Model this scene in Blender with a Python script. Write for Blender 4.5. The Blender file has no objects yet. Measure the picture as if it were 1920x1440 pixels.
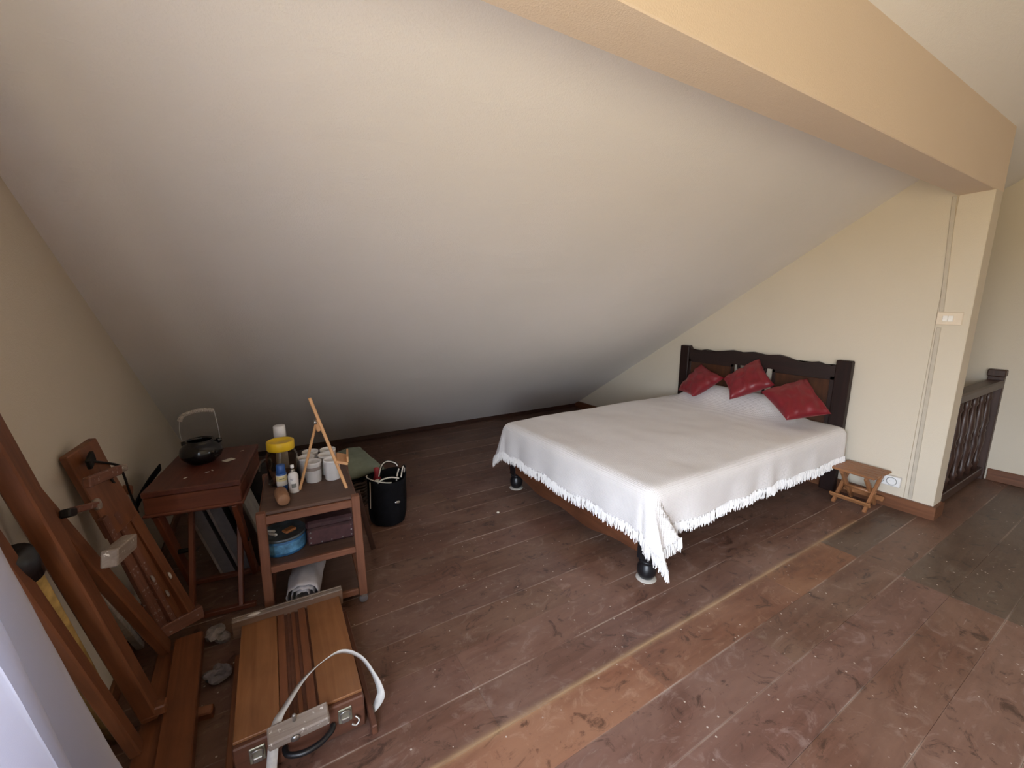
import bpy, bmesh, math, random
from mathutils import Vector, Matrix, noise

random.seed(7)
R = math.radians
scene = bpy.context.scene
COL = scene.collection

# ------------------------------------------------------------------ camera
CAM_H = 1.33
cam_d = bpy.data.cameras.new('camera')
cam = bpy.data.objects.new('camera', cam_d)
COL.objects.link(cam)
cam_d.sensor_fit = 'HORIZONTAL'
cam_d.sensor_width = 36.0
cam_d.lens = 793.33 / 1920 * 36.0
cam_d.clip_start = 0.02
cam.location = (0, 0, CAM_H)
YAW, PITCH = 0.54341, 0.18740
cam.rotation_euler = (math.pi / 2 - PITCH, 0, -YAW)
scene.camera = cam

# ------------------------------------------------------------------ light
scene.view_settings.view_transform = 'Standard'
scene.view_settings.look = 'None'
scene.view_settings.gamma = 1.0
scene.view_settings.use_curve_mapping = False
scene.view_settings.exposure = 0.08
scene.cycles.max_bounces = 10
scene.cycles.diffuse_bounces = 7
scene.cycles.use_denoising = True

SKY_UP = (0.62, 0.76, 1.0)
SKY_HOR = (0.84, 0.91, 1.0)
GROUND = (0.46, 0.39, 0.26)
SKY_STRENGTH = 19.5
w = bpy.data.worlds.new('world')
scene.world = w
w.use_nodes = True
nt = w.node_tree
nt.nodes.clear()
wo = nt.nodes.new('ShaderNodeOutputWorld')
wb = nt.nodes.new('ShaderNodeBackground')
tc = nt.nodes.new('ShaderNodeTexCoord')
sx = nt.nodes.new('ShaderNodeSeparateXYZ')
mr = nt.nodes.new('ShaderNodeMapRange')
cr = nt.nodes.new('ShaderNodeValToRGB')
nt.links.new(tc.outputs['Generated'], sx.inputs[0])
nt.links.new(sx.outputs['Z'], mr.inputs['Value'])
mr.inputs['From Min'].default_value = -1
mr.inputs['From Max'].default_value = 1
e = cr.color_ramp.elements
e[0].position = 0.0; e[0].color = (*GROUND, 1)
e[1].position = 1.0; e[1].color = (*SKY_UP, 1)
a = e.new(0.485); a.color = (*GROUND, 1)
a = e.new(0.515); a.color = (*SKY_HOR, 1)
nt.links.new(mr.outputs[0], cr.inputs[0])
nt.links.new(cr.outputs[0], wb.inputs[0])
wb.inputs[1].default_value = SKY_STRENGTH
nt.links.new(wb.outputs[0], wo.inputs[0])

WY0, WY1, WZ0, WZ1 = -1.55, 0.88, 0.25, 1.86     # window opening in the left gable wall
XL, XW, XF = -0.53, 3.52, 4.73                   # left wall, bed wall, far wall


def portal(name, loc, rot, sx_, sy_):
    l = bpy.data.lights.new(name, 'AREA')
    l.shape = 'RECTANGLE'; l.size = sx_; l.size_y = sy_
    l.cycles.is_portal = True
    o = bpy.data.objects.new(name, l)
    COL.objects.link(o)
    o.location = loc; o.rotation_euler = rot
    return o


BWX0, BWX1, BWZ0, BWZ1, BWY = -0.35, 1.0, 0.9, 1.9, -3.2  # unseen window added for fill light, in the low wall behind the camera
portal('fill_daylight_back', ((BWX0 + BWX1) / 2, BWY - 0.06, (BWZ0 + BWZ1) / 2), (-math.pi / 2, 0, math.pi), BWX1 - BWX0, BWZ1 - BWZ0)
FWY0, FWY1, FWZ0, FWZ1 = -3.0, -2.45, 0.9, 1.8  # unseen window added in the far gable wall, fill for the left side
portal('fill_daylight_far', (XF + 0.06, (FWY0 + FWY1) / 2, (FWZ0 + FWZ1) / 2), (0, math.pi / 2, 0), FWZ1 - FWZ0, FWY1 - FWY0)
portal('window_daylight', (XL - 0.06, (WY0 + WY1) / 2, (WZ0 + WZ1) / 2), (0, -math.pi / 2, 0), WZ1 - WZ0, WY1 - WY0)

# ------------------------------------------------------------------ materials
MATS = {}


def newmat(name):
    m = bpy.data.materials.new(name)
    m.use_nodes = True
    n = m.node_tree
    b = n.nodes['Principled BSDF']
    return m, n, b


def N(nt, typ, **kw):
    n = nt.nodes.new(typ)
    for k, v in kw.items():
        setattr(n, k, v)
    return n


def ramp(nt, src, stops, interp='LINEAR'):
    r = N(nt, 'ShaderNodeValToRGB')
    r.color_ramp.interpolation = interp
    el = r.color_ramp.elements
    while len(el) > 1:
        el.remove(el[0])
    el[0].position = stops[0][0]; el[0].color = (*stops[0][1], 1)
    for p, c in stops[1:]:
        x = el.new(p); x.color = (*c, 1)
    nt.links.new(src, r.inputs[0])
    return r.outputs[0]


def g(v):
    return (v, v, v)


def noise_tex(nt, vec, scale, detail=4, rough=0.55, dist=0.0):
    t = N(nt, 'ShaderNodeTexNoise')
    t.inputs['Scale'].default_value = scale
    t.inputs['Detail'].default_value = detail
    t.inputs['Roughness'].default_value = rough
    t.inputs['Distortion'].default_value = dist
    if vec is not None:
        nt.links.new(vec, t.inputs['Vector'])
    return t.outputs[0]


def mapped(nt, scale=(1, 1, 1), rot=(0, 0, 0), kind='Object', loc=(0, 0, 0)):
    m = N(nt, 'ShaderNodeMapping')
    m.inputs['Scale'].default_value = scale
    m.inputs['Rotation'].default_value = rot
    m.inputs['Location'].default_value = loc
    if kind == 'World':
        s = N(nt, 'ShaderNodeNewGeometry').outputs['Position']
    else:
        s = N(nt, 'ShaderNodeTexCoord').outputs[kind]
    nt.links.new(s, m.inputs[0])
    return m.outputs[0]


def mix(nt, fac, a, b, blend='MIX'):
    m = N(nt, 'ShaderNodeMix', data_type='RGBA', blend_type=blend)
    for i, v in ((0, fac), (6, a), (7, b)):
        if hasattr(v, 'default_value') or hasattr(v, 'links'):
            nt.links.new(v, m.inputs[i])
        elif i == 0:
            m.inputs[i].default_value = v
        else:
            m.inputs[i].default_value = (*v, 1)
    return m.outputs[2]


def math_(nt, op, a, b=None, c=None, clamp=False):
    m = N(nt, 'ShaderNodeMath', operation=op, use_clamp=clamp)
    for i, v in enumerate((a, b, c)):
        if v is None:
            continue
        if hasattr(v, 'links'):
            nt.links.new(v, m.inputs[i])
        else:
            m.inputs[i].default_value = v
    return m.outputs[0]


def bump(nt, b, h, strength, dist=0.01):
    n = N(nt, 'ShaderNodeBump')
    n.inputs['Strength'].default_value = strength
    n.inputs['Distance'].default_value = dist
    nt.links.new(h, n.inputs['Height'])
    nt.links.new(n.outputs[0], b.inputs['Normal'])


def plain(name, col, rough=0.6, metal=0.0, var=0.12, scale=30, bmp=0.0, spec=0.5, coat=0.0):
    """single colour with a little procedural variation"""
    if name in MATS:
        return MATS[name]
    m, n, b = newmat(name)
    v = mapped(n)
    t = noise_tex(n, v, scale, 3)
    lo = tuple(c * (1 - var) for c in col); hi = tuple(min(1, c * (1 + var)) for c in col)
    n.links.new(ramp(n, t, [(0.3, lo), (0.7, hi)]), b.inputs['Base Color'])
    b.inputs['Roughness'].default_value = rough
    b.inputs['Metallic'].default_value = metal
    b.inputs['Specular IOR Level'].default_value = spec
    b.inputs['Coat Weight'].default_value = coat
    if bmp:
        bump(n, b, t, bmp, 0.002)
    MATS[name] = m
    return m


def wood(name, c1, c2, axis='X', rough=0.45, fine=1.0, spots=None, spec=0.5):
    if name in MATS:
        return MATS[name]
    m, n, b = newmat(name)
    s = {'X': (2.5, 38, 38), 'Y': (38, 2.5, 38), 'Z': (38, 38, 2.5)}[axis]
    v = mapped(n, tuple(q * fine for q in s))
    t = noise_tex(n, v, 1.0, 5, 0.6, 0.6)
    big = noise_tex(n, mapped(n, (5, 5, 5)), 1.0, 3)
    c = ramp(n, t, [(0.3, c1), (0.7, c2)])
    dark = tuple(q * 0.55 for q in c1)
    c = mix(n, math_(n, 'MULTIPLY', math_(n, 'SUBTRACT', big, 0.45, clamp=True), 1.6, clamp=True), c, dark)
    if spots:
        vo = noise_tex(n, mapped(n, (1, 1, 1)), 55, 3, 0.7)
        c = mix(n, ramp(n, vo, [(0.62, g(0)), (0.68, g(1))]), c, spots)
    n.links.new(c, b.inputs['Base Color'])
    b.inputs['Roughness'].default_value = rough
    b.inputs['Specular IOR Level'].default_value = spec
    bump(n, b, t, 0.15, 0.002)
    MATS[name] = m
    return m


def plaster(name, col, col2, rough=0.85, fine=160, strength=0.25, big_amt=1.0, st_amt=1.4):
    m, n, b = newmat(name)
    v = mapped(n, kind='World')
    f = noise_tex(n, v, fine, 3, 0.6)
    st = noise_tex(n, mapped(n, (2.2, 9, 9), kind='World'), 1.2, 4, 0.6, 0.8)
    big = noise_tex(n, v, 1.3, 3)
    c = mix(n, math_(n, 'MULTIPLY', ramp(n, big, [(0.35, g(0)), (0.7, g(1))]), big_amt), col, col2)
    n.links.new(c, b.inputs['Base Color'])
    b.inputs['Roughness'].default_value = rough
    b.inputs['Specular IOR Level'].default_value = 0.25
    h = math_(n, 'ADD', f, math_(n, 'MULTIPLY', st, st_amt))
    bump(n, b, h, strength, 0.006)
    return m


def floor_mat():
    m, n, b = newmat('worn_red_brown_floorboards')
    pos = mapped(n, kind='World')
    oi = N(n, 'ShaderNodeObjectInfo')
    grain = noise_tex(n, mapped(n, (3.0, 26, 26), kind='World'), 1.0, 5, 0.6, 0.8)
    big = noise_tex(n, mapped(n, (1.0, 1.6, 1), kind='World'), 2.2, 4, 0.6, 0.6)
    mid = noise_tex(n, mapped(n, (1.0, 1.5, 1), kind='World'), 9.0, 6, 0.74, 1.0)
    c = ramp(n, grain, [(0.28, (0.108, 0.052, 0.035)), (0.55, (0.152, 0.074, 0.050)), (0.78, (0.188, 0.096, 0.068))])
    c = mix(n, ramp(n, big, [(0.38, g(0)), (0.66, g(0.75))]), c, (0.225, 0.132, 0.096))
    c = mix(n, ramp(n, mid, [(0.55, g(0)), (0.67, g(0.68))]), c, (0.27, 0.185, 0.150))
    c = mix(n, ramp(n, mid, [(0.34, g(0.8)), (0.44, g(0))]), c, (0.045, 0.022, 0.016))
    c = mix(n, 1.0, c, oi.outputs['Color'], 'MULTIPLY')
    # worn, pale seams between the boards
    sp = N(n, 'ShaderNodeSeparateXYZ')
    n.links.new(pos, sp.inputs[0])
    X, Y = sp.outputs['X'], sp.outputs['Y']
    q = math_(n, 'DIVIDE', math_(n, 'SUBTRACT', Y, 0.092), 0.176)
    fr = math_(n, 'ABSOLUTE', math_(n, 'SUBTRACT', math_(n, 'FRACT', math_(n, 'ADD', q, 100.5)), 0.5))
    line = math_(n, 'SUBTRACT', 1.0, math_(n, 'DIVIDE', fr, 0.028), clamp=True)
    brk = ramp(n, noise_tex(n, mapped(n, (1.4, 5, 1), kind='World'), 1.6, 3, 0.6), [(0.46, g(0)), (0.60, g(0.8))])
    c = mix(n, math_(n, 'MULTIPLY', line, brk), c, (0.40, 0.31, 0.25))
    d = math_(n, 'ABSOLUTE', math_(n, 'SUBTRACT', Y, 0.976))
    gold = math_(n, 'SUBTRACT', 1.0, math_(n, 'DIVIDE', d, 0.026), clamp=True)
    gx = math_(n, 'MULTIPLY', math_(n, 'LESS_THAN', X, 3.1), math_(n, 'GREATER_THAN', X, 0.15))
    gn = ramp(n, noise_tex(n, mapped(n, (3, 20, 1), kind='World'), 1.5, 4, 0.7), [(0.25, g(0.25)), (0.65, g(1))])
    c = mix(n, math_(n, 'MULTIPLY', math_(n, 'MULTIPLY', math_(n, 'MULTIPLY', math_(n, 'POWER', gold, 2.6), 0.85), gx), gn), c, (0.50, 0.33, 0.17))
    # paint specks and scratches
    vo = N(n, 'ShaderNodeTexVoronoi')
    vo.inputs['Scale'].default_value = 26
    n.links.new(pos, vo.inputs['Vector'])
    spk = math_(n, 'LESS_THAN', vo.outputs['Distance'], 0.085)
    msk = ramp(n, noise_tex(n, pos, 3.1, 3), [(0.46, g(0)), (0.54, g(1))])
    c = mix(n, math_(n, 'MULTIPLY', math_(n, 'MULTIPLY', spk, msk), 0.8), c, (0.62, 0.55, 0.48))
    scr = noise_tex(n, mapped(n, (3, 46, 1), (0, 0, 0.5), kind='World'), 1.7, 2, 0.5)
    c = mix(n, ramp(n, scr, [(0.73, g(0)), (0.76, g(0.4))]), c, (0.36, 0.28, 0.23))
    n.links.new(c, b.inputs['Base Color'])
    n.links.new(ramp(n, mid, [(0.3, g(0.36)), (0.7, g(0.52))]), b.inputs['Roughness'])
    b.inputs['Specular IOR Level'].default_value = 0.45
    bump(n, b, math_(n, 'ADD', grain, mid), 0.22, 0.003)
    return m


def cloth_weave(name, col, scale=70, strength=0.5, var=0.06, amp=0.004):
    m, n, b = newmat(name)
    v = mapped(n)
    h = None
    for ax in ('X', 'Y', 'Z'):
        wv = N(n, 'ShaderNodeTexWave', wave_type='BANDS', bands_direction=ax)
        wv.inputs['Scale'].default_value = scale / 3.14
        wv.inputs['Distortion'].default_value = 0.6
        n.links.new(v, wv.inputs['Vector'])
        h = wv.outputs['Fac'] if h is None else math_(n, 'ADD', h, wv.outputs['Fac'])
    t = noise_tex(n, v, 6, 4)
    lo = tuple(c * (1 - var) for c in col)
    n.links.new(ramp(n, t, [(0.35, lo), (0.65, col)]), b.inputs['Base Color'])
    b.inputs['Roughness'].default_value = 0.95
    b.inputs['Specular IOR Level'].default_value = 0.1
    b.inputs['Sheen Weight'].default_value = 0.15
    bump(n, b, math_(n, 'ADD', h, math_(n, 'MULTIPLY', t, 2.0)), strength, amp)
    return m


def glass_mat(name, col, rough=0.08, alpha_t=0.85):
    m, n, b = newmat(name)
    b.inputs['Base Color'].default_value = (*col, 1)
    b.inputs['Transmission Weight'].default_value = 1.0
    b.inputs['Roughness'].default_value = rough
    b.inputs['IOR'].default_value = 1.15
    t = noise_tex(n, mapped(n), 40, 3)
    n.links.new(ramp(n, t, [(0.4, tuple(c * 0.93 for c in col)), (0.6, col)]), b.inputs['Base Color'])
    return m


M_CEIL = plaster('white_ceiling_plaster', (0.79, 0.77, 0.75), (0.76, 0.745, 0.72), strength=0.22, st_amt=4.5)
M_WALL = plaster('cream_wall_paint', (0.64, 0.57, 0.46), (0.61, 0.545, 0.44), fine=220, strength=0.22)
M_BEAM = plaster('cream_beam_paint', (0.70, 0.58, 0.46), (0.68, 0.56, 0.445), fine=220, strength=0.22)
M_FLOOR = floor_mat()
M_SUB = plain('dark_subfloor', (0.03, 0.018, 0.012), 0.9)
M_SKIRT = wood('varnished_skirting', (0.12, 0.045, 0.02), (0.20, 0.08, 0.035), 'X', 0.4)
M_SKIRTY = wood('varnished_skirting_across', (0.12, 0.045, 0.02), (0.20, 0.08, 0.035), 'Y', 0.4)
M_DARKX = wood('dark_bed_wood', (0.012, 0.0055, 0.0045), (0.024, 0.009, 0.007), 'Y', 0.5)
M_DARKZ = wood('dark_bed_wood_upright', (0.012, 0.0055, 0.0045), (0.024, 0.009, 0.007), 'Z', 0.5, spec=0.3)
M_PANEL = wood('brown_bed_panel', (0.042, 0.016, 0.008), (0.085, 0.033, 0.015), 'Z', 0.38)
M_EASEL = wood('orange_brown_easel_wood', (0.125, 0.042, 0.017), (0.225, 0.080, 0.032), 'X', 0.42)
M_EASELP = wood('paint_stained_easel_wood', (0.13, 0.05, 0.03), (0.22, 0.085, 0.05), 'X', 0.55, spots=(0.32, 0.24, 0.21))
M_TABLE = wood('red_brown_table_wood', (0.12, 0.034, 0.018), (0.20, 0.062, 0.032), 'X', 0.45, spots=None)
M_TABLEG = wood('red_table_leg_wood', (0.17, 0.045, 0.020), (0.26, 0.078, 0.036), 'X', 0.42)
M_TROL = wood('trolley_wood', (0.16, 0.062, 0.034), (0.25, 0.105, 0.058), 'X', 0.5)
M_TROLTOP = wood('stained_trolley_top', (0.09, 0.05, 0.036), (0.15, 0.085, 0.06), 'X', 0.6)
M_PINE = wood('pale_pine', (0.55, 0.28, 0.12), (0.72, 0.42, 0.20), 'X', 0.5)
M_OAK = wood('honey_panel_wood', (0.21, 0.085, 0.032), (0.34, 0.150, 0.060), 'Y', 0.42, fine=0.8)
M_OAKD = wood('brown_strip_wood', (0.16, 0.055, 0.025), (0.25, 0.095, 0.042), 'Y', 0.45)
M_BOXD = wood('dark_box_side_wood', (0.09, 0.035, 0.02), (0.16, 0.062, 0.034), 'X', 0.5)
M_PAINTY = wood('paint_caked_wood', (0.20, 0.15, 0.12), (0.36, 0.30, 0.25), 'X', 0.7, spots=(0.75, 0.70, 0.62))
M_STOOL = wood('light_brown_stool_wood', (0.26, 0.11, 0.045), (0.38, 0.17, 0.07), 'X', 0.45)
M_RAIL = wood('dark_stair_rail_wood', (0.035, 0.017, 0.012), (0.07, 0.034, 0.024), 'X', 0.4)
M_RAILZ = wood('dark_stair_post_wood', (0.035, 0.017, 0.012), (0.07, 0.034, 0.024), 'Z', 0.4)
M_SPREAD = cloth_weave('white_waffle_cotton', (0.84, 0.81, 0.80), 120, 0.35, 0.04)
M_FRINGE = plain('white_cotton_fringe', (0.84, 0.82, 0.80), 0.95, var=0.05)
M_SHEET = cloth_weave('white_sheet_cotton', (0.62, 0.60, 0.62), 1100, 0.10, 0.04, 0.001)
_n = M_SHEET.node_tree
_b = _n.nodes['Principled BSDF']
_t = _n.nodes.new('ShaderNodeBsdfTranslucent')
_t.inputs['Color'].default_value = (0.52, 0.54, 0.68, 1)
_m = _n.nodes.new('ShaderNodeMixShader')
_m.inputs[0].default_value = 0.45
_n.links.new(_b.outputs[0], _m.inputs[1]); _n.links.new(_t.outputs[0], _m.inputs[2])
_n.links.new(_m.outputs[0], _n.nodes['Material Output'].inputs['Surface'])
M_MATTRESS = plain('pale_mattress_ticking', (0.6, 0.58, 0.55), 0.9)
M_RED = plain('crimson_satin', (0.175, 0.005, 0.013), 0.45, var=0.10, scale=14, spec=0.6)
M_RED.node_tree.nodes['Principled BSDF'].inputs['Sheen Weight'].default_value = 0.12
M_RED.node_tree.nodes['Principled BSDF'].inputs['Sheen Tint'].default_value = (0.9, 0.2, 0.2, 1)
M_BLACK = plain('black_paint', (0.008, 0.008, 0.010), 0.35, var=0.2)
M_BLACKP = plain('black_glazed_clay', (0.006, 0.005, 0.006), 0.18, var=0.3, spec=0.6)
M_BLKCLOTH = plain('black_cloth', (0.007, 0.007, 0.009), 0.9, var=0.3, spec=0.15)
M_FELT = plain('pale_felt', (0.50, 0.47, 0.42), 0.9)
M_WHITEPL = plain('white_plastic', (0.78, 0.77, 0.76), 0.4, var=0.03)
M_OLDWHITE = plain('stained_white_plastic', (0.70, 0.68, 0.66), 0.5, var=0.10, scale=24)
M_SOCKET = plain('white_socket_plastic', (0.80, 0.79, 0.77), 0.35, var=0.02)
M_CREAMPL = plain('cream_switch_plastic', (0.70, 0.60, 0.47), 0.45, var=0.03)
M_DUCT = plain('painted_cable_duct', (0.50, 0.445, 0.36), 0.7, var=0.05)
M_HOLE = plain('socket_hole_black', (0.01, 0.01, 0.01), 0.8)
M_YELLOW = plain('yellow_plastic_lid', (0.80, 0.52, 0.02), 0.4, var=0.05)
M_BLUE = plain('blue_plastic', (0.03, 0.10, 0.33), 0.4, var=0.06)
M_TINBLUE = plain('blue_painted_tin', (0.04, 0.16, 0.36), 0.35, var=0.5, scale=26)
M_TINTOP = plain('dull_tin_lid', (0.12, 0.15, 0.17), 0.4, metal=0.4, var=0.3)
M_LEATHER = plain('brown_leather', (0.055, 0.022, 0.024), 0.5, var=0.25, scale=40, bmp=0.3)
M_LEATHERL = plain('brown_leather_strip', (0.075, 0.03, 0.032), 0.5, var=0.2, scale=40, bmp=0.3)
M_STEEL = plain('dull_steel', (0.45, 0.44, 0.42), 0.35, metal=0.9, var=0.1)
M_BRASS = plain('tarnished_latch_metal', (0.42, 0.42, 0.34), 0.4, metal=0.8, var=0.2)
M_IRON = plain('black_iron', (0.015, 0.013, 0.012), 0.5, metal=0.5)
M_WICKER = plain('pale_wrapped_cane', (0.42, 0.37, 0.33), 0.7, var=0.2, scale=120)
M_PAPER = plain('cream_paper', (0.72, 0.66, 0.52), 0.85, var=0.05)
M_SAGE = plain('sage_green_cotton', (0.26, 0.30, 0.235), 0.95, var=0.10, scale=18, bmp=0.3, spec=0.1)
M_BASKET = plain('dark_wicker', (0.05, 0.028, 0.018), 0.7, var=0.4, scale=60)
M_PIPING = plain('cream_piping', (0.72, 0.68, 0.60), 0.8, var=0.05)
M_PLBAG = plain('translucent_white_plastic_sheet', (0.46, 0.44, 0.46), 0.35, var=0.12, scale=22, bmp=0.6)
M_JAR = glass_mat('clear_plastic_jar', (0.80, 0.74, 0.66))
M_LABELY = plain('yellow_and_white_label', (0.78, 0.68, 0.36), 0.5, var=0.12, scale=55)
M_LABELW = plain('white_label', (0.80, 0.78, 0.74), 0.5, var=0.04)
M_INK = plain('dark_label_print', (0.03, 0.03, 0.03), 0.6)
M_GREYL = plain('grey_label_block', (0.20, 0.21, 0.20), 0.6)
M_CANVAS = plain('grey_primed_canvas', (0.34, 0.32, 0.29), 0.9, var=0.18, scale=9, bmp=0.2)
M_GREYB = plain('grey_board', (0.16, 0.14, 0.145), 0.7, var=0.15, scale=20)
M_PALEED = plain('pale_canvas_edge', (0.50, 0.45, 0.40), 0.85, var=0.25, scale=40)
M_OCHRE = plain('ochre_rolled_canvas', (0.40, 0.26, 0.08), 0.85, var=0.35, scale=28)
M_RAG = plain('grey_rag', (0.26, 0.22, 0.20), 0.9, var=0.25)
M_STRAP = plain('white_webbing', (0.60, 0.58, 0.54), 0.85, var=0.06, scale=120)
M_ORANGE = plain('orange_brown_scrap', (0.35, 0.13, 0.04), 0.7)
M_REDPL = plain('dull_red_plastic', (0.35, 0.03, 0.04), 0.5)
M_CLAYW = wood('round_wood_block', (0.22, 0.11, 0.06), (0.36, 0.19, 0.10), 'Y', 0.6)
M_WINF = wood('painted_window_wood', (0.60, 0.55, 0.48), (0.68, 0.62, 0.54), 'X', 0.5)
M_CHIP = plain('pale_plaster_chip', (0.72, 0.66, 0.56), 0.9)


# ------------------------------------------------------------------ mesh helpers
def link(o):
    COL.objects.link(o)
    return o


def mesh_from_bm(bm, name, smooth=False):
    me = bpy.data.meshes.new(name)
    bmesh.ops.recalc_face_normals(bm, faces=bm.faces)
    if smooth:
        for f in bm.faces:
            f.smooth = True
    bm.to_mesh(me)
    bm.free()
    return me


def obj(name, bm, mat, parent=None, M=None, smooth=False, label=None):
    me = mesh_from_bm(bm, name, smooth) if isinstance(bm, bmesh.types.BMesh) else bm
    o = bpy.data.objects.new(name, me)
    if mat is not None and len(me.materials) == 0:
        me.materials.append(mat)
    link(o)
    if parent is not None:
        o.parent = parent
    if M is not None:
        o.matrix_basis = M
    if label:
        o['label'] = label
    return o


def T(x, y, z):
    return Matrix.Translation((x, y, z))


def RZ(a):
    return Matrix.Rotation(a, 4, 'Z')


def RX(a):
    return Matrix.Rotation(a, 4, 'X')


def RY(a):
    return Matrix.Rotation(a, 4, 'Y')


def thing(name, label, cat, loc=(0, 0, 0), rotz=0.0, group=None):
    o = bpy.data.objects.new(name, None)
    o.empty_display_size = 0.1
    link(o)
    o.location = loc
    o.rotation_euler = (0, 0, rotz)
    o['label'] = label
    o['category'] = cat
    if group:
        o['group'] = group
    return o


def tag(o, label, cat, group=None):
    o['label'] = label
    o['category'] = cat
    if group:
        o['group'] = group
    return o


def struct(name, bm, mat, M=None, smooth=False):
    o = obj(name, bm, mat, None, M, smooth)
    o['kind'] = 'structure'
    return o


def add_box(bm, lo, hi, bev=0.0, M=None):
    c = [(l + h) / 2 for l, h in zip(lo, hi)]
    s = [abs(h - l) for l, h in zip(lo, hi)]
    r = bmesh.ops.create_cube(bm, size=1.0, matrix=T(*c) @ Matrix.Diagonal((*s, 1)))
    vs = r['verts']
    if bev:
        ed = list({e for v in vs for e in v.link_edges})
        rb = bmesh.ops.bevel(bm, geom=ed, offset=min(bev, min(s) * 0.45), segments=1, affect='EDGES', profile=0.5)
        vs = list({v for f in rb['faces'] for v in f.verts} | {v for v in vs if v.is_valid})
    if M is not None:
        bmesh.ops.transform(bm, matrix=M, verts=[v for v in vs if v.is_valid])
    return bm


def box(lo, hi, bev=0.002):
    return add_box(bmesh.new(), lo, hi, bev)


def cbox(sx_, sy_, sz_, bev=0.002):
    return box((-sx_ / 2, -sy_ / 2, -sz_ / 2), (sx_ / 2, sy_ / 2, sz_ / 2), bev)


def frame_x(p, q, up=(0, 0, 1)):
    """matrix whose local X runs from p to q, origin halfway"""
    p, q = Vector(p), Vector(q)
    x = (q - p).normalized()
    u = Vector(up)
    y = u.cross(x)
    if y.length < 1e-4:
        y = Vector((0, 1, 0)).cross(x)
    y.normalize()
    z = x.cross(y)
    m = Matrix((x, y, z)).transposed().to_4x4()
    m.translation = (p + q) / 2
    return m, (q - p).length


def bar(name, p, q, wy, wz, mat, parent=None, up=(0, 0, 1), bev=0.003, label=None):
    m, L = frame_x(p, q, up)
    return obj(name, cbox(L, wy, wz, bev), mat, parent, m, label=label)


def lathe(profile, n=24, bm=None, M=None, cap=True):
    bm = bm or bmesh.new()
    rings = []
    for r, z in profile:
        if r < 1e-6:
            rings.append([bm.verts.new((0, 0, z))])
        else:
            rings.append([bm.verts.new((r * math.cos(2 * math.pi * i / n), r * math.sin(2 * math.pi * i / n), z)) for i in range(n)])
    for a_, b_ in zip(rings[:-1], rings[1:]):
        for i in range(n):
            j = (i + 1) % n
            if len(a_) == 1 and len(b_) == 1:
                continue
            if len(a_) == 1:
                bm.faces.new((a_[0], b_[i], b_[j]))
            elif len(b_) == 1:
                bm.faces.new((a_[i], a_[j], b_[0]))
            else:
                bm.faces.new((a_[i], a_[j], b_[j], b_[i]))
    if cap:
        if len(rings[0]) > 2:
            bm.faces.new(rings[0][::-1])
        if len(rings[-1]) > 2:
            bm.faces.new(rings[-1])
    if M is not None:
        bmesh.ops.transform(bm, matrix=M, verts=[v for rr in rings for v in rr])
    return bm


def smooth_path(pts, n=8):
    P = [Vector(p) for p in pts]
    out = []
    for i in range(len(P) - 1):
        p0 = P[max(i - 1, 0)]; p1 = P[i]; p2 = P[i + 1]; p3 = P[min(i + 2, len(P) - 1)]
        for k in range(n):
            t = k / n
            out.append(0.5 * ((2 * p1) + (p2 - p0) * t + (2 * p0 - 5 * p1 + 4 * p2 - p3) * t * t + (3 * p1 - p0 - 3 * p2 + p3) * t ** 3))
    out.append(P[-1])
    return out


def tube(pts, r, n=8, bm=None):
    bm = bm or bmesh.new()
    pts = [Vector(p) for p in pts]
    rs = r if isinstance(r, (list, tuple)) else [r] * len(pts)
    rings = []
    up = Vector((0, 0, 1))
    for i, p in enumerate(pts):
        t = (pts[min(i + 1, len(pts) - 1)] - pts[max(i - 1, 0)]).normalized()
        if abs(t.dot(up)) > 0.95:
            up = Vector((1, 0, 0)) if abs(t.x) < 0.9 else Vector((0, 1, 0))
        a_ = up.cross(t).normalized()
        b_ = t.cross(a_)
        up = b_
        rings.append([bm.verts.new(p + rs[i] * (math.cos(2 * math.pi * k / n) * a_ + math.sin(2 * math.pi * k / n) * b_)) for k in range(n)])
    for q, s in zip(rings[:-1], rings[1:]):
        for k in range(n):
            bm.faces.new((q[k], q[(k + 1) % n], s[(k + 1) % n], s[k]))
    bm.faces.new(rings[0][::-1]); bm.faces.new(rings[-1])
    return bm


def ribbon(pts, wid, th=0.002, side=None):
    """flat band along pts, side = list of width directions"""
    bm = bmesh.new()
    rows = []
    for i, p in enumerate(pts):
        t = (pts[min(i + 1, len(pts) - 1)] - pts[max(i - 1, 0)]).normalized()
        s = Vector(side[i]) if side else Vector((0, 0, 1)).cross(t)
        s = (s - s.dot(t) * t).normalized()
        nrm = t.cross(s)
        rows.append([bm.verts.new(p + s * wid / 2 + nrm * th / 2), bm.verts.new(p - s * wid / 2 + nrm * th / 2),
                     bm.verts.new(p - s * wid / 2 - nrm * th / 2), bm.verts.new(p + s * wid / 2 - nrm * th / 2)])
    for a_, b_ in zip(rows[:-1], rows[1:]):
        for k in range(4):
            bm.faces.new((a_[k], a_[(k + 1) % 4], b_[(k + 1) % 4], b_[k]))
    bm.faces.new(rows[0][::-1]); bm.faces.new(rows[-1])
    return bm


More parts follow.
